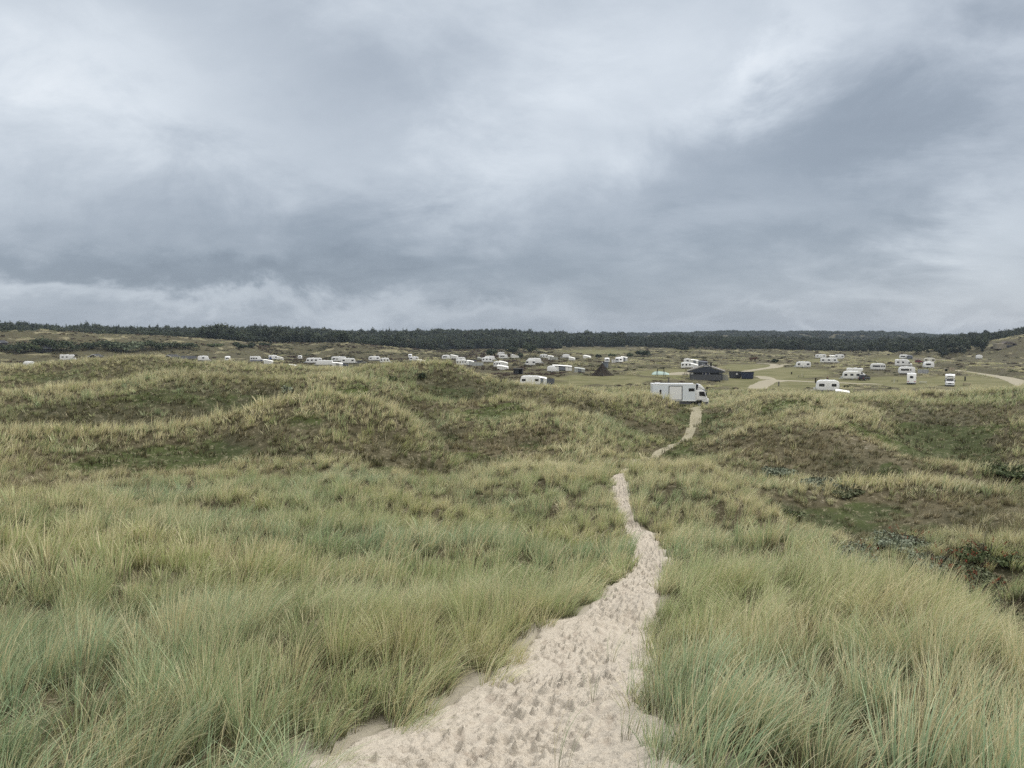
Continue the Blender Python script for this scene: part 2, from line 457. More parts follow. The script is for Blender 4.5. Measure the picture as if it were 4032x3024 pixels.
# ------------------------------------------------------------------ the lie of the land
# Surveyed points (u, v or 'D', distance): height known where the photo shows the ground at a judged distance.
CP = []


def cp(r, *uv):
    for u, v in uv:
        a, s = slope(u, v)
        CP.append((a, math.log(r), s * r))


def cd(r, D, *us):
    for u in us:
        CP.append((slope(u, 1512)[0], math.log(r), D))


WIDE = (-1500, -500, 500, 1500, 2016, 2700, 3500, 4500, 5500)
cd(1.3, 1.62, *WIDE)
cd(2.6, 2.0, *WIDE)
# near slope
cp(5.6, (0, 3150), (700, 3080), (1500, 3024), (2300, 3010), (2700, 2960), (3300, 3040), (4032, 3180))
cp(9.5, (-500, 2640), (100, 2610), (900, 2570), (1700, 2560), (2400, 2540), (3000, 2540), (3600, 2600), (4032, 2680))
cp(15.5, (-700, 2330), (0, 2290), (800, 2300), (1600, 2330), (2450, 2350), (2950, 2330), (3400, 2330))
cp(22, (-700, 2110), (0, 2120), (800, 2130), (1700, 2160), (2550, 2190), (2950, 2160), (3200, 2170))
cp(32, (-700, 1990), (0, 1990), (700, 1985), (1300, 1995), (1900, 2010), (2460, 2010), (2800, 2020))
cp(45, (1500, 1905), (2050, 1850), (2430, 1880), (2650, 1880))
# right: shoulder and the hollow beyond it
cp(13.5, (3650, 2370), (3900, 2560)); cd(11.5, 5.0, 4300)
cd(19, 7.6, 3900, 4300); cd(23, 8.6, 3600, 4600); cd(30, 9.3, 3350, 3650)
cd(16, 7.2, 4032)
cp(22, (4100, 2235), (4400, 2150)); cd(26, 8.9, 3850)
cp(33, (3700, 2190), (4032, 2180)); cp(33, (3050, 2020))
cd(38, 9.3, 3150); cp(42, (3400, 2080), (3800, 2060), (4200, 2060))
cp(36, (2850, 1945)); cd(50, 9.5, 2900); cp(44, (2700, 1850))
cp(50, (3300, 1920), (3600, 1905), (3050, 1915)); cd(56, 10.2, 3300, 3700)
cp(50, (4032, 1960))
cp(62, (3200, 1730), (3460, 1800), (3750, 1850)); cp(62, (4150, 1880)); cd(70, 10.1, 3600, 4000); cp(66, (2950, 1700))
cp(78, (3650, 1745), (4000, 1720)); cp(75, (3100, 1620), (3400, 1660))
# path corridor to the truck
cp(53, (2500, 1843), (2330, 1838)); cp(61, (2590, 1795)); cp(71, (2680, 1738), (2760, 1738)); cp(85, (2735, 1680)); cp(100, (2742, 1636))
cp(118, (2700, 1604), (2600, 1606), (2780, 1603)); cp(128, (2600, 1592), (2900, 1590))
cp(72, (2850, 1700)); cp(86, (2860, 1612)); cp(90, (2960, 1575), (3100, 1570))
# right crest and the drop behind
cp(98, (3300, 1574), (3500, 1568)); cp(106, (3750, 1556)); cp(112, (4032, 1552), (4500, 1540))
cp(104, (2860, 1600)); cd(132, 11.6, 3000, 3400, 3800, 4300); cd(165, 12.6, 2700, 3000, 3400, 3800, 4500)
# left: first ridge
cp(42, (-500, 1900), (0, 1885), (500, 1895), (1000, 1880)); cp(43, (1500, 1890))
cp(55, (-500, 1715), (0, 1712), (320, 1712), (730, 1686)); cp(57, (1003, 1634), (1140, 1596), (1313, 1576), (1504, 1586), (1641, 1652))
cp(56, (1777, 1775)); cp(54, (1869, 1836)); cp(50, (1100, 1750), (1400, 1730), (800, 1785)); cp(45, (1100, 1850), (1400, 1845), (800, 1870))
cp(49, (600, 1830), (250, 1830))
cd(68, 9.8, -500, 100, 600, 1000); cd(67, 9.8, 1350); cd(66, 9.0, 1750)
# hollow and the centre mound
cp(59, (1950, 1770), (2200, 1770)); cp(70, (1850, 1650), (2050, 1640), (2250, 1640)); cp(76, (1500, 1560), (1350, 1565))
cp(80, (2400, 1640), (2550, 1650))
cp(88, (1750, 1530), (2000, 1527), (2100, 1535), (2200, 1540), (2350, 1556), (2460, 1562), (2590, 1563)); cp(88, (2660, 1594)); cp(90, (2705, 1622))
cp(80, (1600, 1540))
cd(112, 11.3, 2100, 2400); cd(104, 10.6, 2560); cd(150, 12.5, 1900, 2300)
# left: second ridge with the high top
cp(92, (-500, 1540), (0, 1548), (365, 1526), (565, 1486), (756, 1481), (985, 1494), (1185, 1498)); cp(90, (1350, 1483), (1440, 1459), (1523, 1448), (1600, 1450), (1676, 1459), (1763, 1457), (1800, 1471), (1844, 1497), (1890, 1507))
cd(108, 9.2, 0, 500, 1000); cd(105, 8.8, 1350); cd(118, 10.5, 1650, 1900)
# left: third ridge, the skyline of the near dunes
cp(135, (-500, 1460), (0, 1454), (120, 1448), (250, 1438), (450, 1420), (600, 1412), (660, 1424), (760, 1434), (850, 1431), (984, 1444), (1075, 1450), (1125, 1446), (1178, 1458), (1270, 1454), (1360, 1462), (1450, 1466))
cd(170, 10.5, 0, 500, 1000, 1400); cd(150, 11.8, 1600)
# camping ground
for r in (210, 300, 420, 540):
    cd(r, 12.6, *(WIDE if r < 400 else (1200, 1800, 2400, 3000, 3600, 4300)))
cd(420, 12.0, -500, 300, 800); cd(470, 9.5, -500, 200, 600)
cp(560, (-500, 1322), (0, 1323), (170, 1314), (400, 1328), (690, 1336)); cp(560, (900, 1358), (1300, 1362)); cd(640, 5, 0, 400)
cp(560, (3975, 1358), (4300, 1350)); cd(560, 10.6, 3700, 3830); cd(640, 11.8, 1500, 2000, 2600, 3200, 3600)
# wooded rise
cd(850, 9.0, 2300); cd(850, 6.5, 1000, 1700); cd(800, 2, 100); cd(900, 0.5, 4032, 4600); cd(800, 8, 3000); cd(800, 10.5, 3400)
for _u, _D in ((-500, -6), (0, -8), (400, -5), (800, -6.5), (1150, -8.4), (1300, -5), (1450, .5), (1600, 1), (1720, -5), (1850, -6), (2000, -5), (2090, 0), (2200, 0), (2320, 4), (4100, 1), (4600, 1)):
    cd(1150, _D, _u)
cd(1000, 5.0, 2600); cd(1000, 6.5, 3000); cd(1000, 8.5, 3200); cd(1000, 12, 3420); cd(1000, 12, 3600); cd(1000, 10, 3850)
cd(1300, 12, 2500, 3000, 3500)
cd(2000, 2, 0, 1000, 2000)
cd(1750, -6, 2400, 2620); cd(1750, -9, 2800, 3100, 3400); cd(1750, -7, 3560); cd(1750, 1, 3700, 4032, 4400); cd(2600, 0, 0, 1500, 2600, 3300, 4000)
cd(4500, -6, -500, 1000, 2500, 3500, 4500); cd(9000, 5, -500, 1000, 2500, 4500)

CP = np.array(CP)
PH_MAX = rad(60)
SX = 1.25       # bearing is weighted a little against ln(distance)


def _tps(d2):
    return 0.5 * d2 * np.log(d2 + 1e-9)


def _fit():
    n = len(CP)
    X = CP[:, 0] * SX; Y = CP[:, 1]
    K = _tps((X[:, None] - X[None]) ** 2 + (Y[:, None] - Y[None]) ** 2)
    K += np.eye(n) * 2e-4
    Pm = np.c_[np.ones(n), X, Y]
    A = np.zeros((n + 3, n + 3))
    A[:n, :n] = K; A[:n, n:] = Pm; A[n:, :n] = Pm.T
    b = np.zeros(n + 3); b[:n] = CP[:, 2]
    return X, Y, np.linalg.solve(A, b)


CX, CY, CW = _fit()


def drop_raw(ph, L):
    ph = np.clip(ph, -PH_MAX, PH_MAX) * SX
    L = np.clip(L, math.log(1.3), math.log(9000))
    shp = ph.shape
    ph = ph.ravel(); L = L.ravel()
    out = np.empty(len(ph))
    n = len(CX)
    for s in range(0, len(ph), 20000):
        a = ph[s:s + 20000, None] - CX[None]
        b = L[s:s + 20000, None] - CY[None]
        out[s:s + 20000] = _tps(a * a + b * b) @ CW[:n] + CW[n] + CW[n + 1] * ph[s:s + 20000] + CW[n + 2] * L[s:s + 20000]
    return out.reshape(shp)


# level pitches under vans, buildings, lawns: (x, y, radius)
PADS = []
for _n, _p in ROADS:
    PADS += [(q[0], q[1], max(3.0, q[2] * 0.9), ZC - 12.6) for q in _p[::4]]
# lawns and playing field where the heath hummocks are mown flat: (u, v, ru, rv)
LAWNS = [(2400, 1498, 230, 18), (2150, 1517, 200, 10), (3080, 1512, 240, 26), (3400, 1506, 240, 16), (3650, 1504, 240, 15), (3900, 1508, 180, 16), (3080, 1468, 170, 20),
         (2640, 1470, 130, 14), (2360, 1394, 150, 9), (2680, 1391, 60, 4), (2960, 1450, 120, 14), (3240, 1420, 60, 10), (3560, 1420, 120, 8)]


def flat_uv(u, v):
    a, s = slope(u, v)
    r = 12.6 / max(s, 1e-3)
    return r * math.sin(a), r * math.cos(a), r, a


def lawn_mask(x, y):
    r = np.hypot(x, y); ph = np.arctan2(x, y)
    v = 12.6 / np.maximum(r, 1)          # drop per metre on the plain
    m = np.zeros_like(r)
    for (u, vv, ru, rv) in LAWNS:
        a, s = slope(u, vv)
        q = ((ph - a) / (ru / F0)) ** 2 + ((v - s) / (rv / F0)) ** 2
        m = np.maximum(m, sstep(1.25 - q + 0.35 * gnoise(x / 9, y / 9, 5), 0.0, 0.45))
    return m * sstep(r, 140, 165)


def rel_noise(x, y):
    r = np.hypot(x, y)
    dune = sstep(r, 8, 30) * (1 - sstep(r, 150, 190))
    ridged = 0.42 - np.abs(fbm(x / 15, y / 11, 5, 3)) * 2.4
    z = dune * (0.32 * fbm(x / 8, y / 8, 3, 3) + 0.17 * fbm(x / 2.6, y / 2.6, 8, 2) + sstep(r, 36, 55) * 0.55 * np.clip(ridged, -0.7, 0.42))
    z += sstep(r, 5, 12) * (1 - sstep(r, 35, 60)) * (0.34 * gnoise(x / 4.2, y / 3.2, 23) + 0.10 * fbm(x / 1.7, y / 1.7, 21, 2))
    plain = sstep(r, 150, 200) * (1 - sstep(r, 900, 1400))
    hum = fbm(x / 21, y / 13, 31, 4)
    hum = 1.0 - np.abs(hum) * 2.2            # ridged hummocks
    z += plain * (np.clip(hum, -0.6, 1) * 0.75 + 0.25 + 0.5 * gnoise(x / 60, y / 45, 40)) * (1 - lawn_mask(x, y)) * (0.8 + 1.6 * sstep(r, 380, 560))
    z += sstep(r, 850, 1100) * 4.5 * fbm(x / 120, y / 160, 51, 3)
    return z


def flatten(x, y, z):
    for (px, py, pr, pz) in PADS:
        sel = (np.abs(x - px) < pr * 2.2) & (np.abs(y - py) < pr * 2.2)
        if not sel.any():
            continue
        d = np.hypot(x[sel] - px, y[sel] - py)
        w = 1 - sstep(d, pr, pr * 2.0)
        z[sel] = z[sel] * (1 - w) + pz * w
    return z


def path_polyline():
    """the trodden sand path: left and right edges as seen, walked down the slope"""
    pts = []
    return pts


# grid in bearing and ln(distance)
PHS = np.concatenate([np.linspace(-180, -50, 40)[:-1], np.linspace(-50, 50, 770), np.linspace(50, 180, 40)[1:]]) * math.pi / 180
LS = np.arange(math.log(0.9), math.log(5000), 0.0100)
GP, GL = np.meshgrid(PHS, LS)
GX = np.exp(GL) * np.sin(GP); GY = np.exp(GL) * np.cos(GP)


def base_height(x, y):
    ph = np.arctan2(x, y); r = np.hypot(x, y)
    return ZC - drop_raw(ph, np.log(np.maximum(r, 1e-3))) + rel_noise(x, y)


GZ = base_height(GX, GY)


def grid_lookup(G, x, y):
    ph = np.arctan2(x, y); L = np.log(np.maximum(np.hypot(x, y), 0.91))
    i = np.clip(np.searchsorted(PHS, ph) - 1, 0, len(PHS) - 2)
    fi = (ph - PHS[i]) / (PHS[i + 1] - PHS[i])
    jf = np.clip((L - LS[0]) / 0.0100, 0, len(LS) - 1.001)
    j = jf.astype(int); fj = jf - j
    return (G[j, i] * (1 - fi) + G[j, i + 1] * fi) * (1 - fj) + (G[j + 1, i] * (1 - fi) + G[j + 1, i + 1] * fi) * fj


def zat(x, y):
    return grid_lookup(GZ, np.atleast_1d(np.asarray(x, float)), np.atleast_1d(np.asarray(y, float)))


_RS = np.exp(np.arange(math.log(2.0), math.log(1500), 0.002))


def hit(u, v):
    """first meeting of a sight line with the ground -> x, y, z, r"""
    a, s = slope(u, v)
    x = _RS * math.sin(a); y = _RS * math.cos(a)
    below = (ZC - s * _RS) < zat(x, y)
    k = int(np.argmax(below)) if below.any() else len(_RS) - 1
    r = float(_RS[k])
    return r * math.sin(a), r * math.cos(a), float(zat(x[k], y[k])[0]), r


# ---- path
PATH_EDGES = [(3200, 1180, 2700), (3024, 1275, 2570), (2935, 1422, 2520), (2816, 1695, 2480), (2698, 1932, 2520), (2570, 2078, 2580), (2490, 2150, 2552), (2406, 2315, 2560), (2297, 2424, 2620), (2215, 2497, 2640),
              (2151, 2479, 2605), (2090, 2460, 2540), (2042, 2450, 2490), (1990, 2425, 2478), (1930, 2415, 2476), (1885, 2408, 2462)]
PATH_FAR = [(1843, 2474, 2490), (1815, 2524, 2542), (1792, 2570, 2594), (1765, 2618, 2646), (1737, 2674, 2712), (1708, 2698, 2734), (1682, 2714, 2750), (1655, 2716, 2760), (1630, 2722, 2762), (1612, 2715, 2765)]


def path_line():
    L = []
    for (v, ul, ur) in PATH_EDGES + PATH_FAR:
        x0, y0, _, r0 = hit(ul, v); x1, y1, _, r1 = hit(ur, v)
        rm = hit((ul + ur) / 2, v)[3]
        if v in (1843,):
            rm = 53.0
        a0 = slope(ul, v)[0]; a1 = slope(ur, v)[0]
        am = (a0 + a1) / 2
        hw = max(0.28, 0.5 * abs(a1 - a0) * rm)
        L.append((rm * math.sin(am), rm * math.cos(am), hw))
    # start beside the camera
    L.insert(0, (0.1, 3.2, 0.9))
    L.insert(0, (-0.1, 1.2, 0.8))
    L.insert(0, (-0.1, -3.0, 0.8))
    L = np.array(L)
    # keep it going forward
    keep = [0]
    for i in range(1, len(L)):
        if L[i, 1] > L[keep[-1], 1] + 0.15:
            keep.append(i)
    return L[keep]


PL = path_line()
_ys = np.concatenate([np.arange(-3, 12, 0.1), np.arange(12, 60, 0.25), np.arange(60, PL[-1, 1] + 3, 0.5)])


def _sm(a, w):
    k = np.hanning(w + 2)[1:-1]; k /= k.sum()
    p = np.pad(a, w // 2, mode='edge')
    return np.convolve(p, k, 'valid')[:len(a)]


PCX = _sm(np.interp(_ys, PL[:, 1], PL[:, 0]), 7)
PHW = _sm(np.interp(_ys, PL[:, 1], PL[:, 2]), 7)


def path_side(x, y):
    """signed distance across the path over its half width: |.| < 1 is sand"""
    cx = np.interp(y, _ys, PCX); hw = np.interp(y, _ys, PHW)
    dx = np.interp(y, _ys, np.gradient(PCX, _ys))
    return (x - cx) / np.sqrt(1 + dx * dx) / hw, hw, (y < _ys[-1])

# ------------------------------------------------------------------ ground cover
def box(G, n, axis):
    G = np.moveaxis(G, axis, 0)
    p = np.concatenate([np.repeat(G[:1], n + 1, 0), G, np.repeat(G[-1:], n, 0)], 0)
    c = np.cumsum(p, 0)
    out = (c[2 * n + 1:] - c[:-(2 * n + 1)]) / (2 * n + 1)
    return np.moveaxis(out, 0, axis)


def blur(G, nl, nph):
    for _ in range(2):
        G = box(box(G, nl, 0), nph, 1)
    return G




def settle():
    """stand every thing where its known height meets its sight line, on the ground as it really is there"""
    rs = np.arange(180.0, 640.0, 1.5)
    for t in THINGS:
        z = zat(rs * math.sin(t['a']), rs * math.cos(t['a']))
        top = (GROUND_D - t['h']) / t['r']
        if t['r'] > 190 and t['r'] < 640 and t['pad'] > 0:
            err = np.abs((ZC - z - t['h']) / rs - top) * F0
            ok = np.nonzero(err < 1.3)[0]
            if len(ok):
                k = ok[np.argmin(np.abs(rs[ok] - t['r']))]
                t['w'] *= rs[k] / t['r']; t['r'] = float(rs[k])
        t['x'] = t['r'] * math.sin(t['a']); t['y'] = t['r'] * math.cos(t['a'])
        if t['pad'] > 0:
            zz = float(zat(t['x'], t['y'])[0])
            PADS.append((t['x'], t['y'], t['pad'], zz))
            for q in (9, 17, 25):              # open ground before it
                f = (t['r'] - q) / t['r']
                PADS.append((t['x'] * f, t['y'] * f, 5.0, zz - .12 * q / 9))


settle()
flatten(GX, GY, GZ)
GR = np.exp(GL)
GC = (blur(GZ, 1, 5) - blur(GZ, 6, 26)) / GR * 100          # crest > 0, hollow < 0
_gb = blur(GZ, 2, 9)
GF = np.gradient(_gb, axis=0) / (GR * 0.01)                   # rising away from the eye > 0
GC2 = (blur(GZ, 1, 2) - blur(GZ, 2, 9)) / GR * 100

# (kind, u, v, ru, rv, weight)
COVER = [
    ('moss', 1960, 1640, 140, 55, 1.6), ('moss', 3110, 1612, 120, 42, 1.4), ('moss', 3370, 1700, 60, 26, 1.3), ('moss', 3720, 1725, 190, 55, 1.0),
    ('moss', 1385, 1542, 75, 20, 0.8), ('moss', 3550, 1790, 90, 25, 0.9), ('moss', 600, 1555, 180, 26, 0.5), ('moss', 900, 1580, 170, 30, 0.5), ('moss', 3500, 1878, 45, 14, 0.9),
    ('moss', 250, 1480, 200, 30, 0.5), ('moss', 720, 1440, 180, 20, 0.5), ('moss', 2300, 1640, 60, 20, .7), ('moss', 2680, 1600, 30, 40, 0.6), ('moss', 2775, 1690, 20, 50, 0.7), ('moss', 1180, 1650, 120, 40, 0.5),
    ('brown', 1000, 1740, 330, 60, 0.6), ('brown', 420, 1880, 420, 50, 0.6), ('brown', 1950, 1800, 220, 50, 0.8), ('brown', 1700, 1580, 220, 40, 0.6), ('brown', 2150, 1600, 180, 40, 0.6),
    ('brown', 3300, 1800, 420, 160, 0.85), ('brown', 3750, 2050, 420, 150, 0.8), ('brown', 3900, 1640, 180, 60, 0.4), ('brown', 1500, 1860, 200, 30, 0.5), ('brown', 2100, 1740, 300, 50, 0.5), ('brown', 1150, 2040, 110, 16, 0.7),
    ('brown', 1050, 2330, 180, 50, 0.55), ('brown', 2950, 2060, 120, 20, 0.4), ('brown', 2700, 1880, 200, 20, 0.4), ('brown', 3000, 1660, 160, 50, 0.5), ('brown', 2020, 2150, 120, 25, 0.4),
    ('dark', 3700, 2250, 330, 130, 0.7), ('dark', 3950, 2000, 150, 200, 0.5), ('dark', 3100, 2010, 90, 16, 0.8), ('dark', 2950, 1850, 130, 50, 0.2), ('dark', 200, 1640, 350, 50, 0.65), ('dark', 900, 1600, 300, 60, 0.65), ('dark', 1850, 1560, 280, 45, 0.8), ('dark', 2250, 1610, 160, 50, 0.6), ('dark', 3600, 1620, 400, 50, 0.5), ('dark', 3300, 1780, 350, 110, 0.4), ('dark', 3550, 2130, 350, 120, 0.5), ('dark', 1100, 1700, 250, 45, 0.5), ('dark', 500, 1500, 300, 25, 0.4),  # dark: low plants, plus bank and hollow shade put into the colour
    ('straw', 900, 2230, 200, 50, 0.9), ('straw', 3600, 2850, 500, 260, 0.35), ('straw', 3300, 2480, 500, 120, 0.25), ('straw', 1400, 1640, 260, 60, 0.4), ('straw', 300, 1460, 350, 40, 0.5), ('straw', 2300, 1560, 120, 30, 0.6),
    ('straw', 2800, 2080, 200, 70, 0.25), ('straw', 100, 2300, 150, 60, 0.5),
    ('green', 2350, 1680, 180, 90, 0.7), ('green', 300, 1600, 400, 60, 0.4), ('green', 1600, 1470, 260, 60, 0.55), ('green', 2500, 2600, 350, 260, 0.2), ('green', 2600, 1990, 120, 60, 0.4), ('green', 2950, 1610, 140, 30, 0.4), ('green', 3900, 1580, 260, 40, 0.4),
    ('sand', 3450, 1757, 150, 10, 0.62), ('sand', 3120, 1945, 160, 20, 0.31), ('sand', 3420, 2080, 200, 60, 0.31), ('sand', 3580, 1950, 180, 22, 0.43), ('sand', 3300, 1990, 140, 18, 0.37), ('sand', 3000, 1700, 140, 25, 0.22),
]
KINDS_C = ('moss', 'brown', 'dark', 'straw', 'green', 'sand')
_cov = []
for (k, u, v, ru, rv, w) in COVER:
    x, y, _, r = hit(u, v)
    r1 = hit(u, v + rv * 0.7)[3]; r0 = hit(u, v - rv * 0.7)[3]
    sl = min(max(0.5 * (math.log(r0) - math.log(r1)), 0.03), 0.30)
    _cov.append((k, math.atan2(x, y), math.log(r), ru / F0, sl, w))


def cover(x, y):
    ph = np.arctan2(x, y); L = np.log(np.maximum(np.hypot(x, y), 1))
    wob = 0.5 * fbm(ph * 22, L * 22, 61, 3)
    out = {k: np.zeros_like(ph) for k in KINDS_C}
    for (k, p0, l0, sp, sl, w) in _cov:
        q = ((ph - p0) / sp) ** 2 + ((L - l0) / sl) ** 2
        out[k] += w * np.clip(1.25 - q + wob * 1.6, 0, 1)
    r = np.exp(L)
    c = grid_lookup(GC, x, y)
    c2 = grid_lookup(GC2, x, y)
    dune = 1 - sstep(r, 150, 185)
    far = sstep(r, 150, 185)
    n1 = fbm(x / 14, y / 14, 71, 3); n2 = fbm(x / 3.3, y / 3.3, 73, 3); n3 = fbm(x / 45, y / 45, 77, 3)
    near = 1 - sstep(r + 9 * fbm(x / 7, y / 7, 67, 2), 22, 50)
    face = sstep(grid_lookup(GF, x, y), 0.04, 0.34)  # camera-facing slopes, tinted darker below to stand in for shade
    crest = np.clip(c * 1.1 + c2 * 1.2, -1, 1)
    # how dry (0 = sage green, 1 = straw)
    dry = 0.35 * near + (1 - near) * 0.68 + 0.38 * n1 + 0.30 * n2 + 0.38 * np.clip(crest, -0.6, 1) * (1 - near * 0.6)
    dry += 0.55 * out['straw'] - 0.5 * out['green'] - 0.25 * out['dark'] - 0.2 * out['moss']
    n4 = fbm(x / 2.2, y / 1.6, 79, 2)
    brown = (1 - near) * 0.22 + 0.35 * n2 * (1 - 0.7 * near) + near * (0.75 * n4 - 0.05) - 0.55 * crest * (1 - near) + 0.85 * out['brown'] + 0.3 * out['dark'] - 0.6 * out['green'] - 0.5 * out['straw'] + 0.12 * n3
    brown = (brown + 0.20 * face * (1 - near)) * dune
    dry = dry - 0.24 * face * (1 - near)
    moss = np.clip(out['moss'], 0, 1.2) + (1 - near) * dune * np.clip(-0.9 * crest + 0.9 * n1 - 0.22, 0, 0.8)
    dark = np.clip(out['dark'] + (1 - near) * dune * np.clip(-0.8 * crest + 0.65 * face + 0.6 * n2 - 0.24, 0, 0.7), 0, 1)  # hollows and faces darkened in colour, standing in for relief shading
    lawn = lawn_mask(x, y)
    # heath: dark heather on the hummocks between pale marram crests
    hv = fbm(x / 18, y / 10, 81, 4)
    right = sstep(ph, -0.02, 0.15)
    straw_far = far * sstep(hv + 0.30 * grid_lookup(GC2, x, y) - 0.11 * (1 - right) * (r < 520), 0.10, 0.34)
    heather = far * (1 - straw_far) * (1 - lawn)
    sandy = np.clip(out['sand'] + 0.0 * n2, 0, 1)
    return dict(dry=np.clip(dry, 0, 1), brown=np.clip(brown, 0, 1), moss=np.clip(moss, 0, 1), dark=dark, lawn=lawn * far, strawfar=straw_far * (1 - lawn),
                heather=heather, sand=sandy, crest=crest, near=near, far=far, ph=ph, r=r, right=right, n1=n1, n2=n2)


_RD = np.concatenate([p for _, p in ROADS])


def on_road(x, y):
    m = np.zeros(len(x), bool)
    sel = np.nonzero(np.hypot(x, y) > 150)[0]
    for s in range(0, len(sel), 4000):
        k = sel[s:s + 4000]
        d = np.hypot(x[k, None] - _RD[None, :, 0], y[k, None] - _RD[None, :, 1]) - _RD[None, :, 2] * 0.5
        m[k] = d.min(1) < 0.5
    for t in THINGS:
        m |= np.hypot(x - t['x'], y - t['y']) < min(t['pad'] * .8, 5.5)
    return m


PS, PHWG, PIN = path_side(GX, GY)
CARVE = (1 - sstep(np.abs(PS), 0.95, 1.22)) * (PIN & (GY > -3))
GZ0 = GZ.copy()
GZ = GZ0 - 0.11 * CARVE * np.clip(PHWG, 0, 1)


def mesh_from_grid(name, X, Y, Z, attrs, wrap=False):
    nr, nc = X.shape
    me = bpy.data.meshes.new(name)
    co = np.stack([X, Y, Z], -1).reshape(-1, 3).astype(np.float32)
    idx = np.arange(nr * nc, dtype=np.int32).reshape(nr, nc)
    q = np.stack([idx[:-1, :-1], idx[:-1, 1:], idx[1:, 1:], idx[1:, :-1]], -1).reshape(-1, 4)
    me.vertices.add(len(co)); me.vertices.foreach_set('co', co.ravel())
    me.loops.add(q.size); me.loops.foreach_set('vertex_index', q.ravel())
    me.polygons.add(len(q)); me.polygons.foreach_set('loop_start', np.arange(0, q.size, 4, dtype=np.int32))
    me.update(calc_edges=True)
    me.polygons.foreach_set('use_smooth', np.ones(len(q), bool))
    for k, a in attrs.items():
        at = me.attributes.new(k, 'FLOAT', 'POINT')
        at.data.foreach_set('value', a.reshape(-1).astype(np.float32))
    return me


def link(name, data, parent=None, mat=None):
    o = bpy.data.objects.new(name, data)
    C.objects.link(o)
    if parent is not None:
        o.parent = parent
    if mat is not None:
        data.materials.append(mat)
    return o


def tag(o, label=None, cat=None, group=None, kind=None):
    if label: o['label'] = label
    if cat: o['category'] = cat
    if group: o['group'] = group
    if kind: o['kind'] = kind
    return o


MATS = {}


def mat(name, col, rough=0.7, spec=0.3, metal=0.0, var=0.0, scale=6.0, bump=0.0):
    if name in MATS:
        return MATS[name]
    m = bpy.data.materials.new(name)
    m.use_nodes = True
    T = NT(m.node_tree)
    b = m.node_tree.nodes['Principled BSDF']
    b.inputs['Roughness'].default_value = rough
    b.inputs['Specular IOR Level'].default_value = spec
    b.inputs['Metallic'].default_value = metal
    if var > 0:
        tc = T.n('ShaderNodeTexCoord')
        f = T.noise(tc.outputs['Object'], scale, 4)
        f2 = T.noise(tc.outputs['Object'], scale * 0.23, 3)
        c = T.mix(T.add(T.mul(f, 0.6), T.mul(f2, 0.4)), tuple(max(0, x * (1 - var)) for x in col), tuple(min(1, x * (1 + var)) for x in col))
        T.put(b.inputs['Base Color'], c)
        if bump:
            bp = T.n('ShaderNodeBump')
            bp.inputs['Strength'].default_value = bump
            T.put(bp.inputs['Height'], f)
            T.t.links.new(bp.outputs[0], b.inputs['Normal'])
    else:
        b.inputs['Base Color'].default_value = tuple(col) + (1,)
    MATS[name] = m
    return m


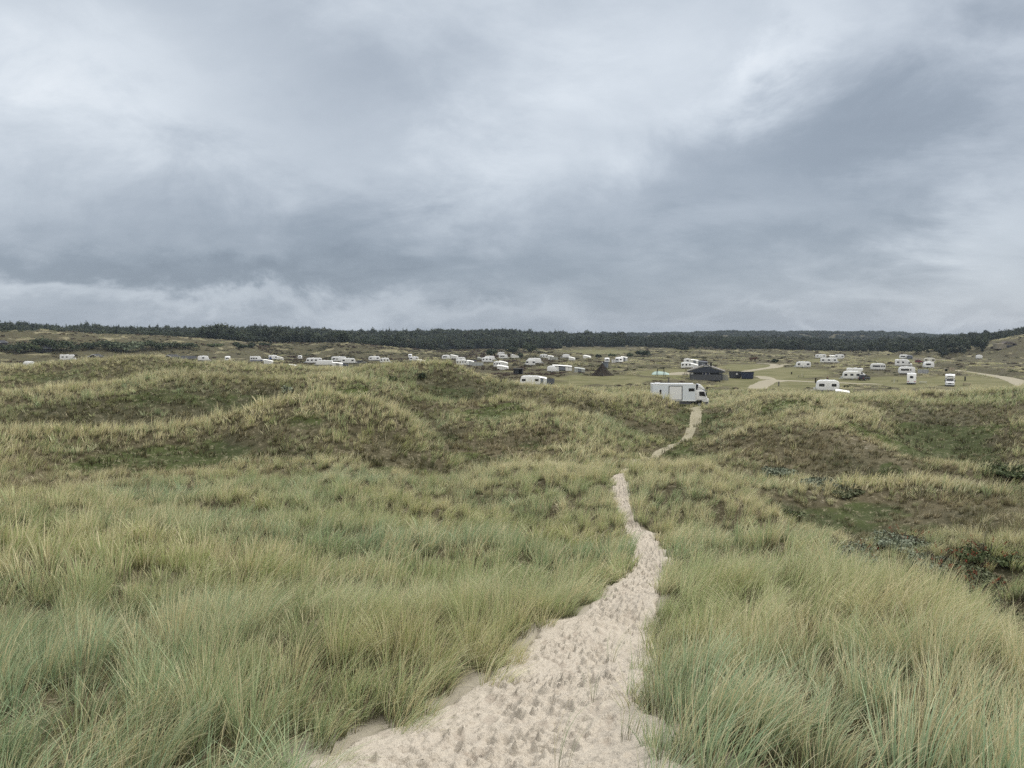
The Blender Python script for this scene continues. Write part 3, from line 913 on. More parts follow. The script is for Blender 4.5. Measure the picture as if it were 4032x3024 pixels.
def ground_material():
    m = bpy.data.materials.new('dune_ground')
    m.use_nodes = True
    T = NT(m.node_tree)
    b = m.node_tree.nodes['Principled BSDF']
    geo = T.n('ShaderNodeNewGeometry')
    P = geo.outputs['Position']

    def at(k):
        a = T.n('ShaderNodeAttribute', attribute_name=k)
        return a.outputs['Fac']
    nA = T.noise(P, 0.9, 6, 0.6); nB = T.noise(P, 5.0, 6, 0.6); nC = T.noise(P, 0.12, 5, 0.55); nD = T.noise(P, 24.0, 4, 0.6)
    nE = T.noise(P, 0.33, 6, 0.65)
    litter = T.mix(nB, (0.035, 0.032, 0.018), (0.10, 0.085, 0.050))
    brown = T.mix(nA, (0.075, 0.064, 0.036), (0.165, 0.140, 0.088))
    c = T.mix(at('brown'), litter, brown)
    mossc = T.mix(nA, (0.035, 0.050, 0.014), (0.085, 0.105, 0.03))
    mw = T.smooth(T.add(at('moss'), T.mul(T.sub(nA, 0.5), 0.9)), 0.3, 0.6)
    c = T.mix(mw, c, mossc)
    c = T.mix(T.mul(at('dark'), 0.6), c, (0.045, 0.052, 0.03))
    strawc = T.mix(nE, (0.15, 0.135, 0.08), (0.27, 0.245, 0.155))
    hc = T.mix(nC, (0.058, 0.042, 0.031), (0.058, 0.062, 0.030))
    hc = T.mix(T.mul(at('right'), 0.35), hc, (0.085, 0.075, 0.047))
    hc = T.mix(T.smooth(nE, 0.35, 0.7), hc, (0.085, 0.080, 0.040))
    c = T.mix(at('heather'), c, hc)
    c = T.mix(T.smooth(T.add(at('strawfar'), T.mul(T.sub(nE, 0.5), 0.8)), 0.35, 0.75), c, strawc)
    lawnc = T.mix(T.smooth(nC, 0.35, 0.65), (0.115, 0.115, 0.050), (0.165, 0.155, 0.080))
    lawnc = T.mix(T.mul(T.smooth(nE, 0.5, 0.8), 0.6), lawnc, (0.21, 0.195, 0.115))
    c = T.mix(at('lawn'), c, lawnc)
    nS0 = T.noise(P, 3.1, 5, 0.7)
    sandc = T.mix(nB, (0.25, 0.225, 0.175), (0.34, 0.31, 0.25))
    sw = T.smooth(T.add(T.add(T.mul(at('sand'), .8), T.mul(T.sub(nS0, 0.5), 1.8)), T.mul(T.sub(nA, 0.5), .9)), 0.55, 0.85)
    c = T.mix(T.mul(sw, 0.9), c, sandc)
    c = T.mix(at('path'), c, sandc)
    # withered stalks, crumbs of sand and dark lichen
    nS = T.noise(P, 2.3, 3, 0.75); nT = T.noise(P, 9.0, 3, 0.75)
    plain = T.math('MAXIMUM', at('lawn'), at('path'))
    spk = T.mul(T.sub(1.0, plain), T.smooth(T.add(T.mul(nS, .5), T.mul(nT, .5)), .53, .62))
    c = T.mix(T.mul(spk, .55), c, (0.34, 0.30, 0.21))
    drk = T.mul(T.sub(1.0, plain), T.smooth(T.add(T.mul(nS, .6), T.mul(nA, .4)), .47, .38))
    c = T.mix(T.mul(drk, .6), c, (0.050, 0.048, 0.026))
    T.put(b.inputs['Base Color'], c)
    b.inputs['Roughness'].default_value = 0.95
    b.inputs['Specular IOR Level'].default_value = 0.1
    bp = T.n('ShaderNodeBump')
    bp.inputs['Strength'].default_value = 0.6
    bp.inputs['Distance'].default_value = 0.25
    T.put(bp.inputs['Height'], T.add(nA, T.mul(nB, 0.4)))
    T.t.links.new(bp.outputs[0], b.inputs['Normal'])
    return m


cv = cover(GX, GY)
forest_dark = sstep(GR, 700, 900)
nearsand = (1 - sstep(np.abs(PS), 1.2, 1.6)) * (GR < 60) * PIN
gm = mesh_from_grid('ground', GX, GY, GZ, dict(brown=cv['brown'], moss=cv['moss'] * (1 - cv['far']), dark=np.maximum(cv['dark'] * (1 - cv['far']), forest_dark), lawn=cv['lawn'],
                    strawfar=cv['strawfar'] * (1 - forest_dark), heather=cv['heather'], sand=cv['sand'], path=nearsand, right=cv['right']))
gm.materials.append(ground_material())
ground = bpy.data.objects.new('ground', gm)
C.objects.link(ground)
tag(ground, kind='structure')

# ------------------------------------------------------------------ sandy path with its footprints


def sand_material():
    m = bpy.data.materials.new('trodden_sand')
    m.use_nodes = True
    T = NT(m.node_tree)
    b = m.node_tree.nodes['Principled BSDF']
    geo = T.n('ShaderNodeNewGeometry')
    P = geo.outputs['Position']
    nB = T.noise(P, 3.0, 5, 0.6); nF = T.noise(P, 34.0, 5, 0.65); nG = T.noise(P, 260.0, 2, 0.6); nM = T.noise(P, 16.0, 4, 0.65)
    at = T.n('ShaderNodeAttribute', attribute_name='print_dark').outputs['Fac']
    gr = T.n('ShaderNodeAttribute', attribute_name='grassy').outputs['Fac']
    c = T.mix(nB, (0.41, 0.365, 0.305), (0.50, 0.455, 0.385))
    c = T.mix(T.mul(T.smooth(nF, 0.50, 0.66), 0.50), c, (0.25, 0.215, 0.175))
    c = T.mix(T.mul(nG, 0.25), c, (0.52, 0.46, 0.38))
    c = T.mix(at, c, (0.21, 0.165, 0.13))
    gcol = T.mix(nM, (0.12, 0.125, 0.055), (0.27, 0.245, 0.145))
    c = T.mix(T.mul(gr, T.smooth(nM, 0.32, 0.62)), c, gcol)
    T.put(b.inputs['Base Color'], c)
    b.inputs['Roughness'].default_value = 0.95
    b.inputs['Specular IOR Level'].default_value = 0.15
    bp = T.n('ShaderNodeBump')
    bp.inputs['Strength'].default_value = 0.8
    bp.inputs['Distance'].default_value = 0.045
    T.put(bp.inputs['Height'], T.add(nM, T.mul(nF, 0.35)))
    T.t.links.new(bp.outputs[0], b.inputs['Normal'])
    return m


def build_path():
    rng = np.random.default_rng(11)
    rows = [-1.0]
    while rows[-1] < PL[-1, 1] + 2:
        rows.append(rows[-1] + max(0.016, 0.0042 * max(rows[-1], 1)))
    yy = np.array(rows)
    ns = 150
    ss = np.linspace(-1.28, 1.28, ns)
    cx = np.interp(yy, _ys, PCX); hw = np.interp(yy, _ys, PHW); dx = np.interp(yy, _ys, np.gradient(PCX, _ys))
    X = cx[:, None] + ss[None] * (hw * np.sqrt(1 + dx * dx))[:, None]
    # uneven margins
    X = X + np.abs(ss[None]) ** 3 * np.sign(ss[None]) * (0.12 * gnoise(yy[:, None] / 0.6, yy[:, None] * 0 + np.sign(ss[None]) * 7.3, 12) + 0.06 * gnoise(yy[:, None] / 0.17, yy[:, None] * 0 + np.sign(ss[None]) * 3.3, 14)) * hw[:, None]
    Y = np.repeat(yy[:, None], ns, 1)
    Z = grid_lookup(GZ0, X, Y)
    fp = np.zeros_like(Z)
    print_dark = np.zeros_like(Z)
    # prints: overlapping shoe-sized dips with a pushed-up rim
    N = 6500
    py = 1.5 + (46 - 1.5) * rng.random(N) ** 1.35
    pcx = np.interp(py, _ys, PCX); phw = np.interp(py, _ys, PHW)
    off = np.clip(rng.normal(0, 0.50, N), -1.0, 1.0)
    px = pcx + off * phw
    ang = rng.normal(0, 0.55, N) + np.where(rng.random(N) < .5, 0, math.pi)
    big_ = rng.random(N) < .45
    ln = np.where(big_, rng.uniform(0.11, 0.17, N), rng.uniform(0.03, 0.11, N)); wd = np.where(big_, rng.uniform(0.045, 0.075, N), rng.uniform(0.02, 0.06, N)); dp = np.where(big_, rng.uniform(0.010, 0.050, N), rng.uniform(0.008, 0.03, N))
    for k in range(N):
        r0 = np.searchsorted(yy, py[k] - 0.32); r1 = np.searchsorted(yy, py[k] + 0.32)
        if r1 - r0 < 2:
            continue
        sub = (slice(r0, r1), slice(None))
        ddx = X[sub] - px[k]; ddy = Y[sub] - py[k]
        ca, sa = math.cos(ang[k]), math.sin(ang[k])
        a = (ddy * ca + ddx * sa) / ln[k]; b = (ddx * ca - ddy * sa) / wd[k]
        b = b * (1.0 + 0.28 * np.clip(a, -1, 1))
        q = np.sqrt(a * a + b * b)
        d = -dp[k] * (1 - sstep(q, 0.55, 1.05)) * (0.8 + 0.5 * a * (np.abs(a) < 1)) + dp[k] * 0.55 * np.exp(-((q - 1.22) / 0.20) ** 2)
        fp[sub] = fp[sub] * (1 - 0.85 * (q < 0.95)) + d
        if rng.random() < 0.10:
            print_dark[sub] = np.maximum(print_dark[sub], (q < 0.8) * rng.uniform(0.1, 0.4))  # some print dips get a darker tone
    amp = np.clip(0.55 + 1.3 * fbm(X / 0.8, Y / 0.9, 99, 2), 0.12, 1.5)
    fp = fp * np.clip(0.5 + amp * .5, .3, 1.2)
    rid = 0.5 - np.abs(fbm(X / 0.24, Y / 0.20, 91, 3)) * 1.8
    rid2 = 0.4 - np.abs(fbm(X / 0.10, Y / 0.08, 97, 2)) * 1.6
    fine = (0.034 * rid + 0.026 * rid2 * (Y < 24)) * amp
    big = 0.035 * fbm(X / 0.9, Y / 0.9, 95, 2)
    body = 1 - sstep(np.abs(ss), 0.72, 0.98)[None]
    near = 1 - sstep(Y, 60, 75)
    Z = Z + (fp * (0.25 + 0.75 * body) + (fine + big) * (0.5 + 0.5 * body)) * near + 0.022
    edge = sstep(np.abs(ss), 1.0, 1.28)[None]
    Z = Z - edge * (0.16 + 0.10 * (Y > 40))
    grassy = sstep(Y, 46, 56) * 1.0 + 0 * ss[None]
    print_dark *= near
    me = mesh_from_grid('sand_path', X, Y, Z, dict(print_dark=print_dark, grassy=grassy * np.ones_like(Z)))
    me.materials.append(sand_material())
    o = bpy.data.objects.new('sand_path', me)
    C.objects.link(o)
    tag(o, 'trodden pale sand footpath full of footprints winding down to the truck', 'path', kind='structure')


build_path()

DENS = 1.0
HAZE = 0.00014

# ------------------------------------------------------------------ marram grass
def grass_material(name='marram_blades'):
    m = bpy.data.materials.new(name)
    m.use_nodes = True
    T = NT(m.node_tree)
    nt = m.node_tree
    b = nt.nodes['Principled BSDF']
    out = nt.nodes['Material Output']
    ti = T.n('ShaderNodeAttribute', attribute_type='INSTANCER', attribute_name='tint')
    sp = T.n('ShaderNodeSeparateColor')
    nt.links.new(ti.outputs['Color'], sp.inputs[0])
    dry, brown, cool = sp.outputs
    dk = ti.outputs['Alpha']
    rnd = T.n('ShaderNodeAttribute', attribute_name='rnd').outputs['Fac']
    tip = T.n('ShaderNodeAttribute', attribute_name='tip').outputs['Fac']
    green = T.mix(cool, (0.41, 0.45, 0.190), (0.315, 0.42, 0.245))
    straw = T.mix(rnd, (0.80, 0.735, 0.48), (0.60, 0.535, 0.32))
    f = T.add(dry, T.mul(T.sub(rnd, 0.5), 1.15))
    f = T.add(f, T.mul(T.sub(tip, 0.55), 0.45))
    c = T.mix(T.smooth(f, 0.22, 0.95), green, straw)
    bf = T.smooth(T.add(brown, T.mul(T.sub(T.math('FRACT', T.mul(rnd, 7.31)), 0.5), 0.6)), 0.3, 1.0)
    c = T.mix(T.mul(bf, 0.85), c, (0.235, 0.18, 0.11))
    c = T.mix(dk, c, T.mix(rnd, (0.035, 0.042, 0.016), (0.105, 0.105, 0.045)))  # dark olive plants, deepened in colour for missing shade between tussocks
    # withered sheaths at the blade foot, darkened further in place of occlusion
    c = T.mix(T.mul(T.smooth(tip, 0.50, 0.08), 0.85), c, (0.065, 0.052, 0.027))
    c = T.mix(T.mul(T.smooth(T.math('FRACT', T.mul(rnd, 13.7)), 0.90, 0.95), 0.6), c, (0.82, 0.74, 0.52))
    T.put(b.inputs['Base Color'], c)
    b.inputs['Roughness'].default_value = 0.55
    b.inputs['Specular IOR Level'].default_value = 0.35
    tr = T.n('ShaderNodeBsdfTranslucent')
    T.put(tr.inputs[0], c)
    ms = T.n('ShaderNodeMixShader')
    ms.inputs[0].default_value = 0.18
    nt.links.new(b.outputs[0], ms.inputs[1])
    nt.links.new(tr.outputs[0], ms.inputs[2])
    nt.links.new(ms.outputs[0], out.inputs[0])
    return m


GRASS_MAT = grass_material()


def tuft_mesh(name, rng, blades, radius, length, width, segs, lean, fan, spikes=0.0):
    """one tussock: blades rooted in a small disc, fanning out and bent over by the wind towards +X"""
    n = blades
    a = rng.random(n) * 2 * math.pi
    rr = radius * np.sqrt(rng.random(n))
    rx, ry = rr * np.cos(a), rr * np.sin(a)
    L = length * rng.uniform(0.55, 1.1, n)
    oa = a + rng.normal(0, 0.6, n)
    out = fan * rng.uniform(0.2, 1.0, n) * (0.4 + 0.6 * rr / max(radius, 1e-6))
    ln = lean * rng.uniform(0.45, 1.35, n)
    dxo, dyo = out * np.cos(oa), out * np.sin(oa)
    droop = rng.uniform(0.15, 0.9, n) ** 2
    W = width * rng.uniform(0.6, 1.25, n)
    rnd = rng.random(n)
    t = np.linspace(0, 1, segs + 1)
    # heading angle from vertical grows along the blade
    vx = (dxo[:, None] * (0.5 + 0.7 * t) + ln[:, None] * (0.15 + 1.25 * t ** 1.3) + (0.5 * droop)[:, None] * np.cos(oa)[:, None] * t ** 2)
    vy = (dyo[:, None] * (0.5 + 0.7 * t) + (0.5 * droop)[:, None] * np.sin(oa)[:, None] * t ** 2)
    vz = np.maximum(1.0 - (0.25 + 0.9 * droop)[:, None] * t ** 2 * (0.5 + ln[:, None]), -0.35)
    nr = np.sqrt(vx ** 2 + vy ** 2 + vz ** 2)
    step = (L / segs)[:, None]
    px = rx[:, None] + np.concatenate([np.zeros((n, 1)), np.cumsum(vx / nr * step, 1)[:, :-1]], 1)
    py = ry[:, None] + np.concatenate([np.zeros((n, 1)), np.cumsum(vy / nr * step, 1)[:, :-1]], 1)
    pz = -0.05 + np.concatenate([np.zeros((n, 1)), np.cumsum(vz / nr * step, 1)[:, :-1]], 1)
    wa = rng.random(n) * math.pi
    wprof = np.clip(1.05 - t ** 1.6, 0.06, 1) * (0.75 + 0.25 * np.minimum(t * 4, 1))
    wx = (np.cos(wa) * W)[:, None] * wprof * 0.5; wy = (np.sin(wa) * W)[:, None] * wprof * 0.5
    A = np.stack([px - wx, py - wy, pz], -1); B = np.stack([px + wx, py + wy, pz], -1)
    co = np.stack([A, B], 2).reshape(-1, 3)            # blade, seg, side
    k = segs + 1
    base = (np.arange(n) * k * 2)[:, None] + (np.arange(segs) * 2)[None]
    q = np.stack([base, base + 1, base + 3, base + 2], -1).reshape(-1, 4).astype(np.int32)
    me = bpy.data.meshes.new(name)
    me.vertices.add(len(co)); me.vertices.foreach_set('co', co.astype(np.float32).ravel())
    me.loops.add(q.size); me.loops.foreach_set('vertex_index', q.ravel())
    me.polygons.add(len(q)); me.polygons.foreach_set('loop_start', np.arange(0, q.size, 4, dtype=np.int32))
    me.update(calc_edges=True)
    me.polygons.foreach_set('use_smooth', np.ones(len(q), bool))
    for nm, arr in (('rnd', np.repeat(rnd, k * 2)), ('tip', np.tile(np.repeat(t, 2), n))):
        at = me.attributes.new(nm, 'FLOAT', 'POINT')
        at.data.foreach_set('value', arr.astype(np.float32))
    me.materials.append(GRASS_MAT)
    return me


def scatter(name, meshes, x, y, z, rot, scl, idx, tint, label, cat):
    """points carrying rotation, scale, kind and tint; geometry nodes set the tussocks on them"""
    src = bpy.data.collections.new(name + '_sources')
    for k, me in enumerate(meshes):
        o = bpy.data.objects.new('%s_tuft_%02d' % (name, k), me)
        src.objects.link(o)
    n = len(x)
    pm = bpy.data.meshes.new(name)
    pm.vertices.add(n)
    pm.vertices.foreach_set('co', np.stack([x, y, z], -1).astype(np.float32).ravel())
    a = pm.attributes.new('rot', 'FLOAT_VECTOR', 'POINT'); a.data.foreach_set('vector', rot.astype(np.float32).ravel())
    a = pm.attributes.new('scl', 'FLOAT_VECTOR', 'POINT'); a.data.foreach_set('vector', scl.astype(np.float32).ravel())
    a = pm.attributes.new('idx', 'INT', 'POINT'); a.data.foreach_set('value', idx.astype(np.int32))
    a = pm.attributes.new('tint', 'FLOAT_COLOR', 'POINT')
    a.data.foreach_set('color', np.concatenate([tint, np.zeros((n, 4 - tint.shape[1]))], 1).astype(np.float32).ravel())
    o = bpy.data.objects.new(name, pm)
    C.objects.link(o)
    ng = bpy.data.node_groups.new(name, 'GeometryNodeTree')
    ng.interface.new_socket('Geometry', in_out='INPUT', socket_type='NodeSocketGeometry')
    ng.interface.new_socket('Geometry', in_out='OUTPUT', socket_type='NodeSocketGeometry')
    N = ng.nodes; Lk = ng.links
    gi = N.new('NodeGroupInput'); go = N.new('NodeGroupOutput')
    iop = N.new('GeometryNodeInstanceOnPoints')
    ci = N.new('GeometryNodeCollectionInfo')
    ci.inputs['Collection'].default_value = src
    ci.inputs['Separate Children'].default_value = True
    ci.inputs['Reset Children'].default_value = True

    def named(kind, nm):
        na = N.new('GeometryNodeInputNamedAttribute')
        na.data_type = kind
        na.inputs['Name'].default_value = nm
        return na.outputs['Attribute']
    Lk.new(gi.outputs[0], iop.inputs['Points'])
    Lk.new(ci.outputs[0], iop.inputs['Instance'])
    iop.inputs['Pick Instance'].default_value = True
    Lk.new(named('INT', 'idx'), iop.inputs['Instance Index'])
    Lk.new(named('FLOAT_VECTOR', 'rot'), iop.inputs['Rotation'])
    Lk.new(named('FLOAT_VECTOR', 'scl'), iop.inputs['Scale'])
    Lk.new(iop.outputs[0], go.inputs[0])
    md = o.modifiers.new('scatter', 'NODES')
    md.node_group = ng
    tag(o, label, cat, kind='stuff')
    return o


GR_AZ = rad(46)


def ring(rng, r0, r1, dens, az=GR_AZ, power=0.0):
    """random places between two distances; dens per square metre at r0, thinning as r**-power"""
    area = az * (r1 * r1 - r0 * r0)
    n = int(area * dens)
    r = np.sqrt(r0 * r0 + (r1 * r1 - r0 * r0) * rng.random(n))
    a = (rng.random(n) * 2 - 1) * az
    if power:
        k = rng.random(n) < (r0 / r) ** power
        r = r[k]; a = a[k]
    return r * np.sin(a), r * np.cos(a)


def grass_points(rng, x, y, hscale, keepmin=0.0):
    cvr = cover(x, y)
    cvr['x'], cvr['y'] = x, y
    ps, hw, pin = path_side(x, y)
    margin = 0.93 + 0.16 * gnoise(x / 0.35, y / 0.35, 101) + 0.12 * gnoise(x / 1.3, y / 1.3, 103)
    # the far end of the path is mown through the grass
    rr0 = np.hypot(x, y)
    margin = np.where((rr0 > 46.5) & (rr0 < 58), -1, margin) - (rr0 > 58) * (rng.random(len(x)) * .45 + 1.5 * (rng.random(len(x)) < .10))
    on = (np.abs(ps) < margin) & pin
    clump = fbm(x / 1.1, y / 1.1, 111, 2)          # tussocks
    open_ = 0.26 * cvr['brown'] * (1 - cvr['near'] * 0.7) + 0.60 * cvr['moss'] + 0.55 * cvr['sand'] + 0.10 * cvr['dark'] - 0.35 * np.clip(cvr['crest'], 0, 1)
    open_ = np.clip(open_, 0, 0.93) * (1 - 0.35 * cvr['near'])
    keep = (~on) & (rng.random(len(x)) > open_ - 0.5 * clump * (open_ > 0.05)) & (rng.random(len(x)) < 0.97 + 1.3 * clump)
    h = hscale * (0.88 + 0.62 * clump + 0.20 * rng.normal(0, 1, len(x))) * (1 - 0.45 * np.clip(cvr['brown'], 0, 1) * (1 - cvr['near'] * 0.6)) * (1 - 0.5 * cvr['moss']) * (1 - 0.35 * cvr['sand'])
    h = np.clip(h, 0.28, 1.5) * np.where(rr0 < 4.2, 0.6, 1.0)
    lowedge = sstep(np.abs(ps) * hw - hw, 0.0, 0.25)
    h = np.where(pin & (np.abs(ps) < 1.6), h * (0.72 + 0.28 * lowedge), h)
    z = grid_lookup(GZ, x, y)
    ang = 1.1 * fbm(x / 4.0, y / 4.0, 121, 2) + rng.normal(0, 0.30, len(x)) - 0.1
    ang += rng.choice([0, 0, 0, 0, math.pi], len(x)) * (rng.random(len(x)) < 0.25)
    leanf = 0.5 + 0.9 * fbm(x / 3.0, y / 3.0, 131, 2)
    tv = 0.11 + 0.12 * (1 - cvr['near'])
    dry = cvr['dry'] + rng.normal(0, 1, len(x)) * tv + 0.25 * clump; brown = cvr['brown'] + rng.normal(0, 1, len(x)) * tv * 1.2 + 0.25 * cvr['dark'] - 0.25 * clump
    cool = np.clip(0.5 + 0.9 * fbm(x / 6, y / 6, 141, 2) + 0.35 * (1 - sstep(np.hypot(x, y), 6, 14)) - 0.25 * cvr['dark'], 0, 1)
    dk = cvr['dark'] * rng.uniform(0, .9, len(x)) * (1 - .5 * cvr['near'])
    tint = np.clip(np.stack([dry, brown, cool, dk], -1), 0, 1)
    return cvr, keep, h, z, ang, leanf, tint


def add_grass(name, rng, x, y, meshes, nlean, hscale, label, extra=None):
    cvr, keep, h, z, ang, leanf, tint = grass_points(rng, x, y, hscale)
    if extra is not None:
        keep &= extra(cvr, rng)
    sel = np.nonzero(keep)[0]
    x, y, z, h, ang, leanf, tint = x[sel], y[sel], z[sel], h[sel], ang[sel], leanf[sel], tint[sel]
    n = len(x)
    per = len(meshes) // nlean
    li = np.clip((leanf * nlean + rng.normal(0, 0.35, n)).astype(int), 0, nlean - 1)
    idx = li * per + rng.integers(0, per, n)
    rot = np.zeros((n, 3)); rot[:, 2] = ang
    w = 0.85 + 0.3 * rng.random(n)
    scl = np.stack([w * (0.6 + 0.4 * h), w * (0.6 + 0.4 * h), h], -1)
    print(name, n)
    return scatter(name, meshes, x, y, z, rot, scl, idx, tint, label, 'grass')


def tuft_set(seed, per, blades, radius, length, width, segs, leans=(0.25, 0.55, 0.9), fan=0.4):
    rng = np.random.default_rng(seed)
    return [tuft_mesh('tuft_%d_%d_%d' % (seed, i, k), rng, blades, radius, length, width, segs, ln, fan) for i, ln in enumerate(leans) for k in range(per)]


RNG = np.random.default_rng(5)


def cells(rng, r0, r1, sp, az=GR_AZ, grow=0.0):
    """one tussock to a cell, jittered: spacing sp at r0, widening with distance"""
    L = [math.log(r0)]
    xs, ys = [], []
    r = r0
    while r < r1:
        s = sp * (r / r0) ** grow
        n = max(2, int(2 * az * r / s))
        a = (np.arange(n) + rng.random() + rng.uniform(-.48, .48, n)) / n * 2 * az - az
        rr = r + rng.uniform(-.5, .5, n) * s
        xs.append(rr * np.sin(a)); ys.append(rr * np.cos(a))
        r += s
    return np.concatenate(xs), np.concatenate(ys)


def understory(name, rng, x, y, meshes, hs, label):
    cvr = cover(x, y)
    ps, hw, pin = path_side(x, y)
    k = ~((np.abs(ps) < 1.03 + .08 * rng.random(len(x))) & pin) & (rng.random(len(x)) > cvr['sand'] * .8) & (rng.random(len(x)) > cvr['moss'] * .3)
    x, y = x[k], y[k]
    n = len(x); z = grid_lookup(GZ, x, y)
    rot = np.zeros((n, 3)); rot[:, 2] = rng.random(n) * 6.28
    s = hs * rng.uniform(.5, 1.3, n)
    br = rng.random(n)
    tint = np.stack([np.clip(cvr['dry'][k] + rng.normal(0, .25, n), 0, 1), np.clip(.35 + .5 * cvr['brown'][k] + rng.normal(0, .3, n), 0, 1), np.full(n, .3),
                     np.clip(.35 + .45 * cvr['moss'][k] + .4 * cvr['dark'][k] + rng.normal(0, .3, n), 0, 1)], -1)
    print(name, n)
    return scatter(name, meshes, x, y, z, rot, np.stack([s, s, s], -1), rng.integers(0, len(meshes), n), tint, label, 'grass')


x, y = cells(RNG, 1.7, 14, 0.34)
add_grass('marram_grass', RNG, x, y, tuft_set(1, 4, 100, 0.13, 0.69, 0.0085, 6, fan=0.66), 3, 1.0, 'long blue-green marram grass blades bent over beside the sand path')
x, y = ring(RNG, 1.7, 14, 7)
understory('withered_grass', RNG, x, y, tuft_set(11, 4, 24, 0.16, 0.42, 0.009, 4, leans=(0.5,), fan=1.0), 1.0, 'low withered stalks in the gaps between the near tussocks')
x, y = cells(RNG, 14, 46, 0.46, grow=0.15)
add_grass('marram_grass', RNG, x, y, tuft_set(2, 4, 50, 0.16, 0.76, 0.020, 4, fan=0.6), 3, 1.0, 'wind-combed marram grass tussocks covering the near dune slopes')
x, y = ring(RNG, 14, 46, 2.6)
understory('withered_grass', RNG, x, y, tuft_set(12, 4, 16, 0.22, 0.45, 0.02, 3, leans=(0.5,), fan=1.0), 1.0, 'low brown stalks between the tussocks of the near slopes')
x, y = cells(RNG, 46, 190, 0.50, grow=0.32)
add_grass('dune_grass', RNG, x, y, tuft_set(3, 4, 20, 0.19, 0.95, 0.048, 3, fan=0.45), 3, 0.92, 'pale tussocks of dune grass on the dune ridges in front of the campsite')
x, y = ring(RNG, 46, 190, 2.0, power=0.5)
understory('heath_plants', RNG, x, y, tuft_set(13, 4, 16, 0.36, 0.42, 0.06, 2, leans=(0.4,), fan=1.1), 1.1, 'dark low heath plants between the pale tussocks of the dunes')


def far_ok(cvr, rng):
    return (rng.random(len(cvr['r'])) < np.clip(cvr['strawfar'] * 1.3 - .2 + .12 * cvr['right'] + .02 * cvr['heather'], 0, 1)) & (cvr['lawn'] < 0.3) & ~on_road(cvr['x'], cvr['y'])


x, y = ring(RNG, 188, 640, 0.6, power=0.4)
add_grass('heath_grass', RNG, x, y, tuft_set(4, 3, 22, 0.8, 0.85, 0.09, 2, fan=0.7), 3, 0.8, 'straw-coloured grass on the hummocks between the caravans', far_ok)


# thin young shoots coming up through the sand beside the foot of the dune
x, y = ring(RNG, 4.6, 9.0, 9)
ps_, hw_, _p = path_side(x, y)
k_ = (ps_ > 0.30) & (ps_ < 1.15) & (RNG.random(len(x)) < sstep(ps_, 0.25, 0.95) * (1 - 0.75 * sstep(np.hypot(x, y), 5.6, 8)))
x, y = x[k_], y[k_]
n_ = len(x)
rot_ = np.zeros((n_, 3)); rot_[:, 2] = RNG.normal(0, 0.9, n_)
s_ = RNG.uniform(0.45, 0.85, n_)
scatter('marram_grass', tuft_set(6, 3, 9, 0.07, 0.9, 0.006, 6, leans=(0.25, 0.6), fan=0.5), x, y, grid_lookup(GZ0, x, y) + 0.02, rot_, np.stack([s_, s_, s_], -1), RNG.integers(0, 6, n_),
        np.stack([RNG.uniform(0.1, 0.4, n_), np.zeros(n_), np.ones(n_)], -1), 'sparse blue-green shoots growing out of the bare sand at the path side', 'grass')

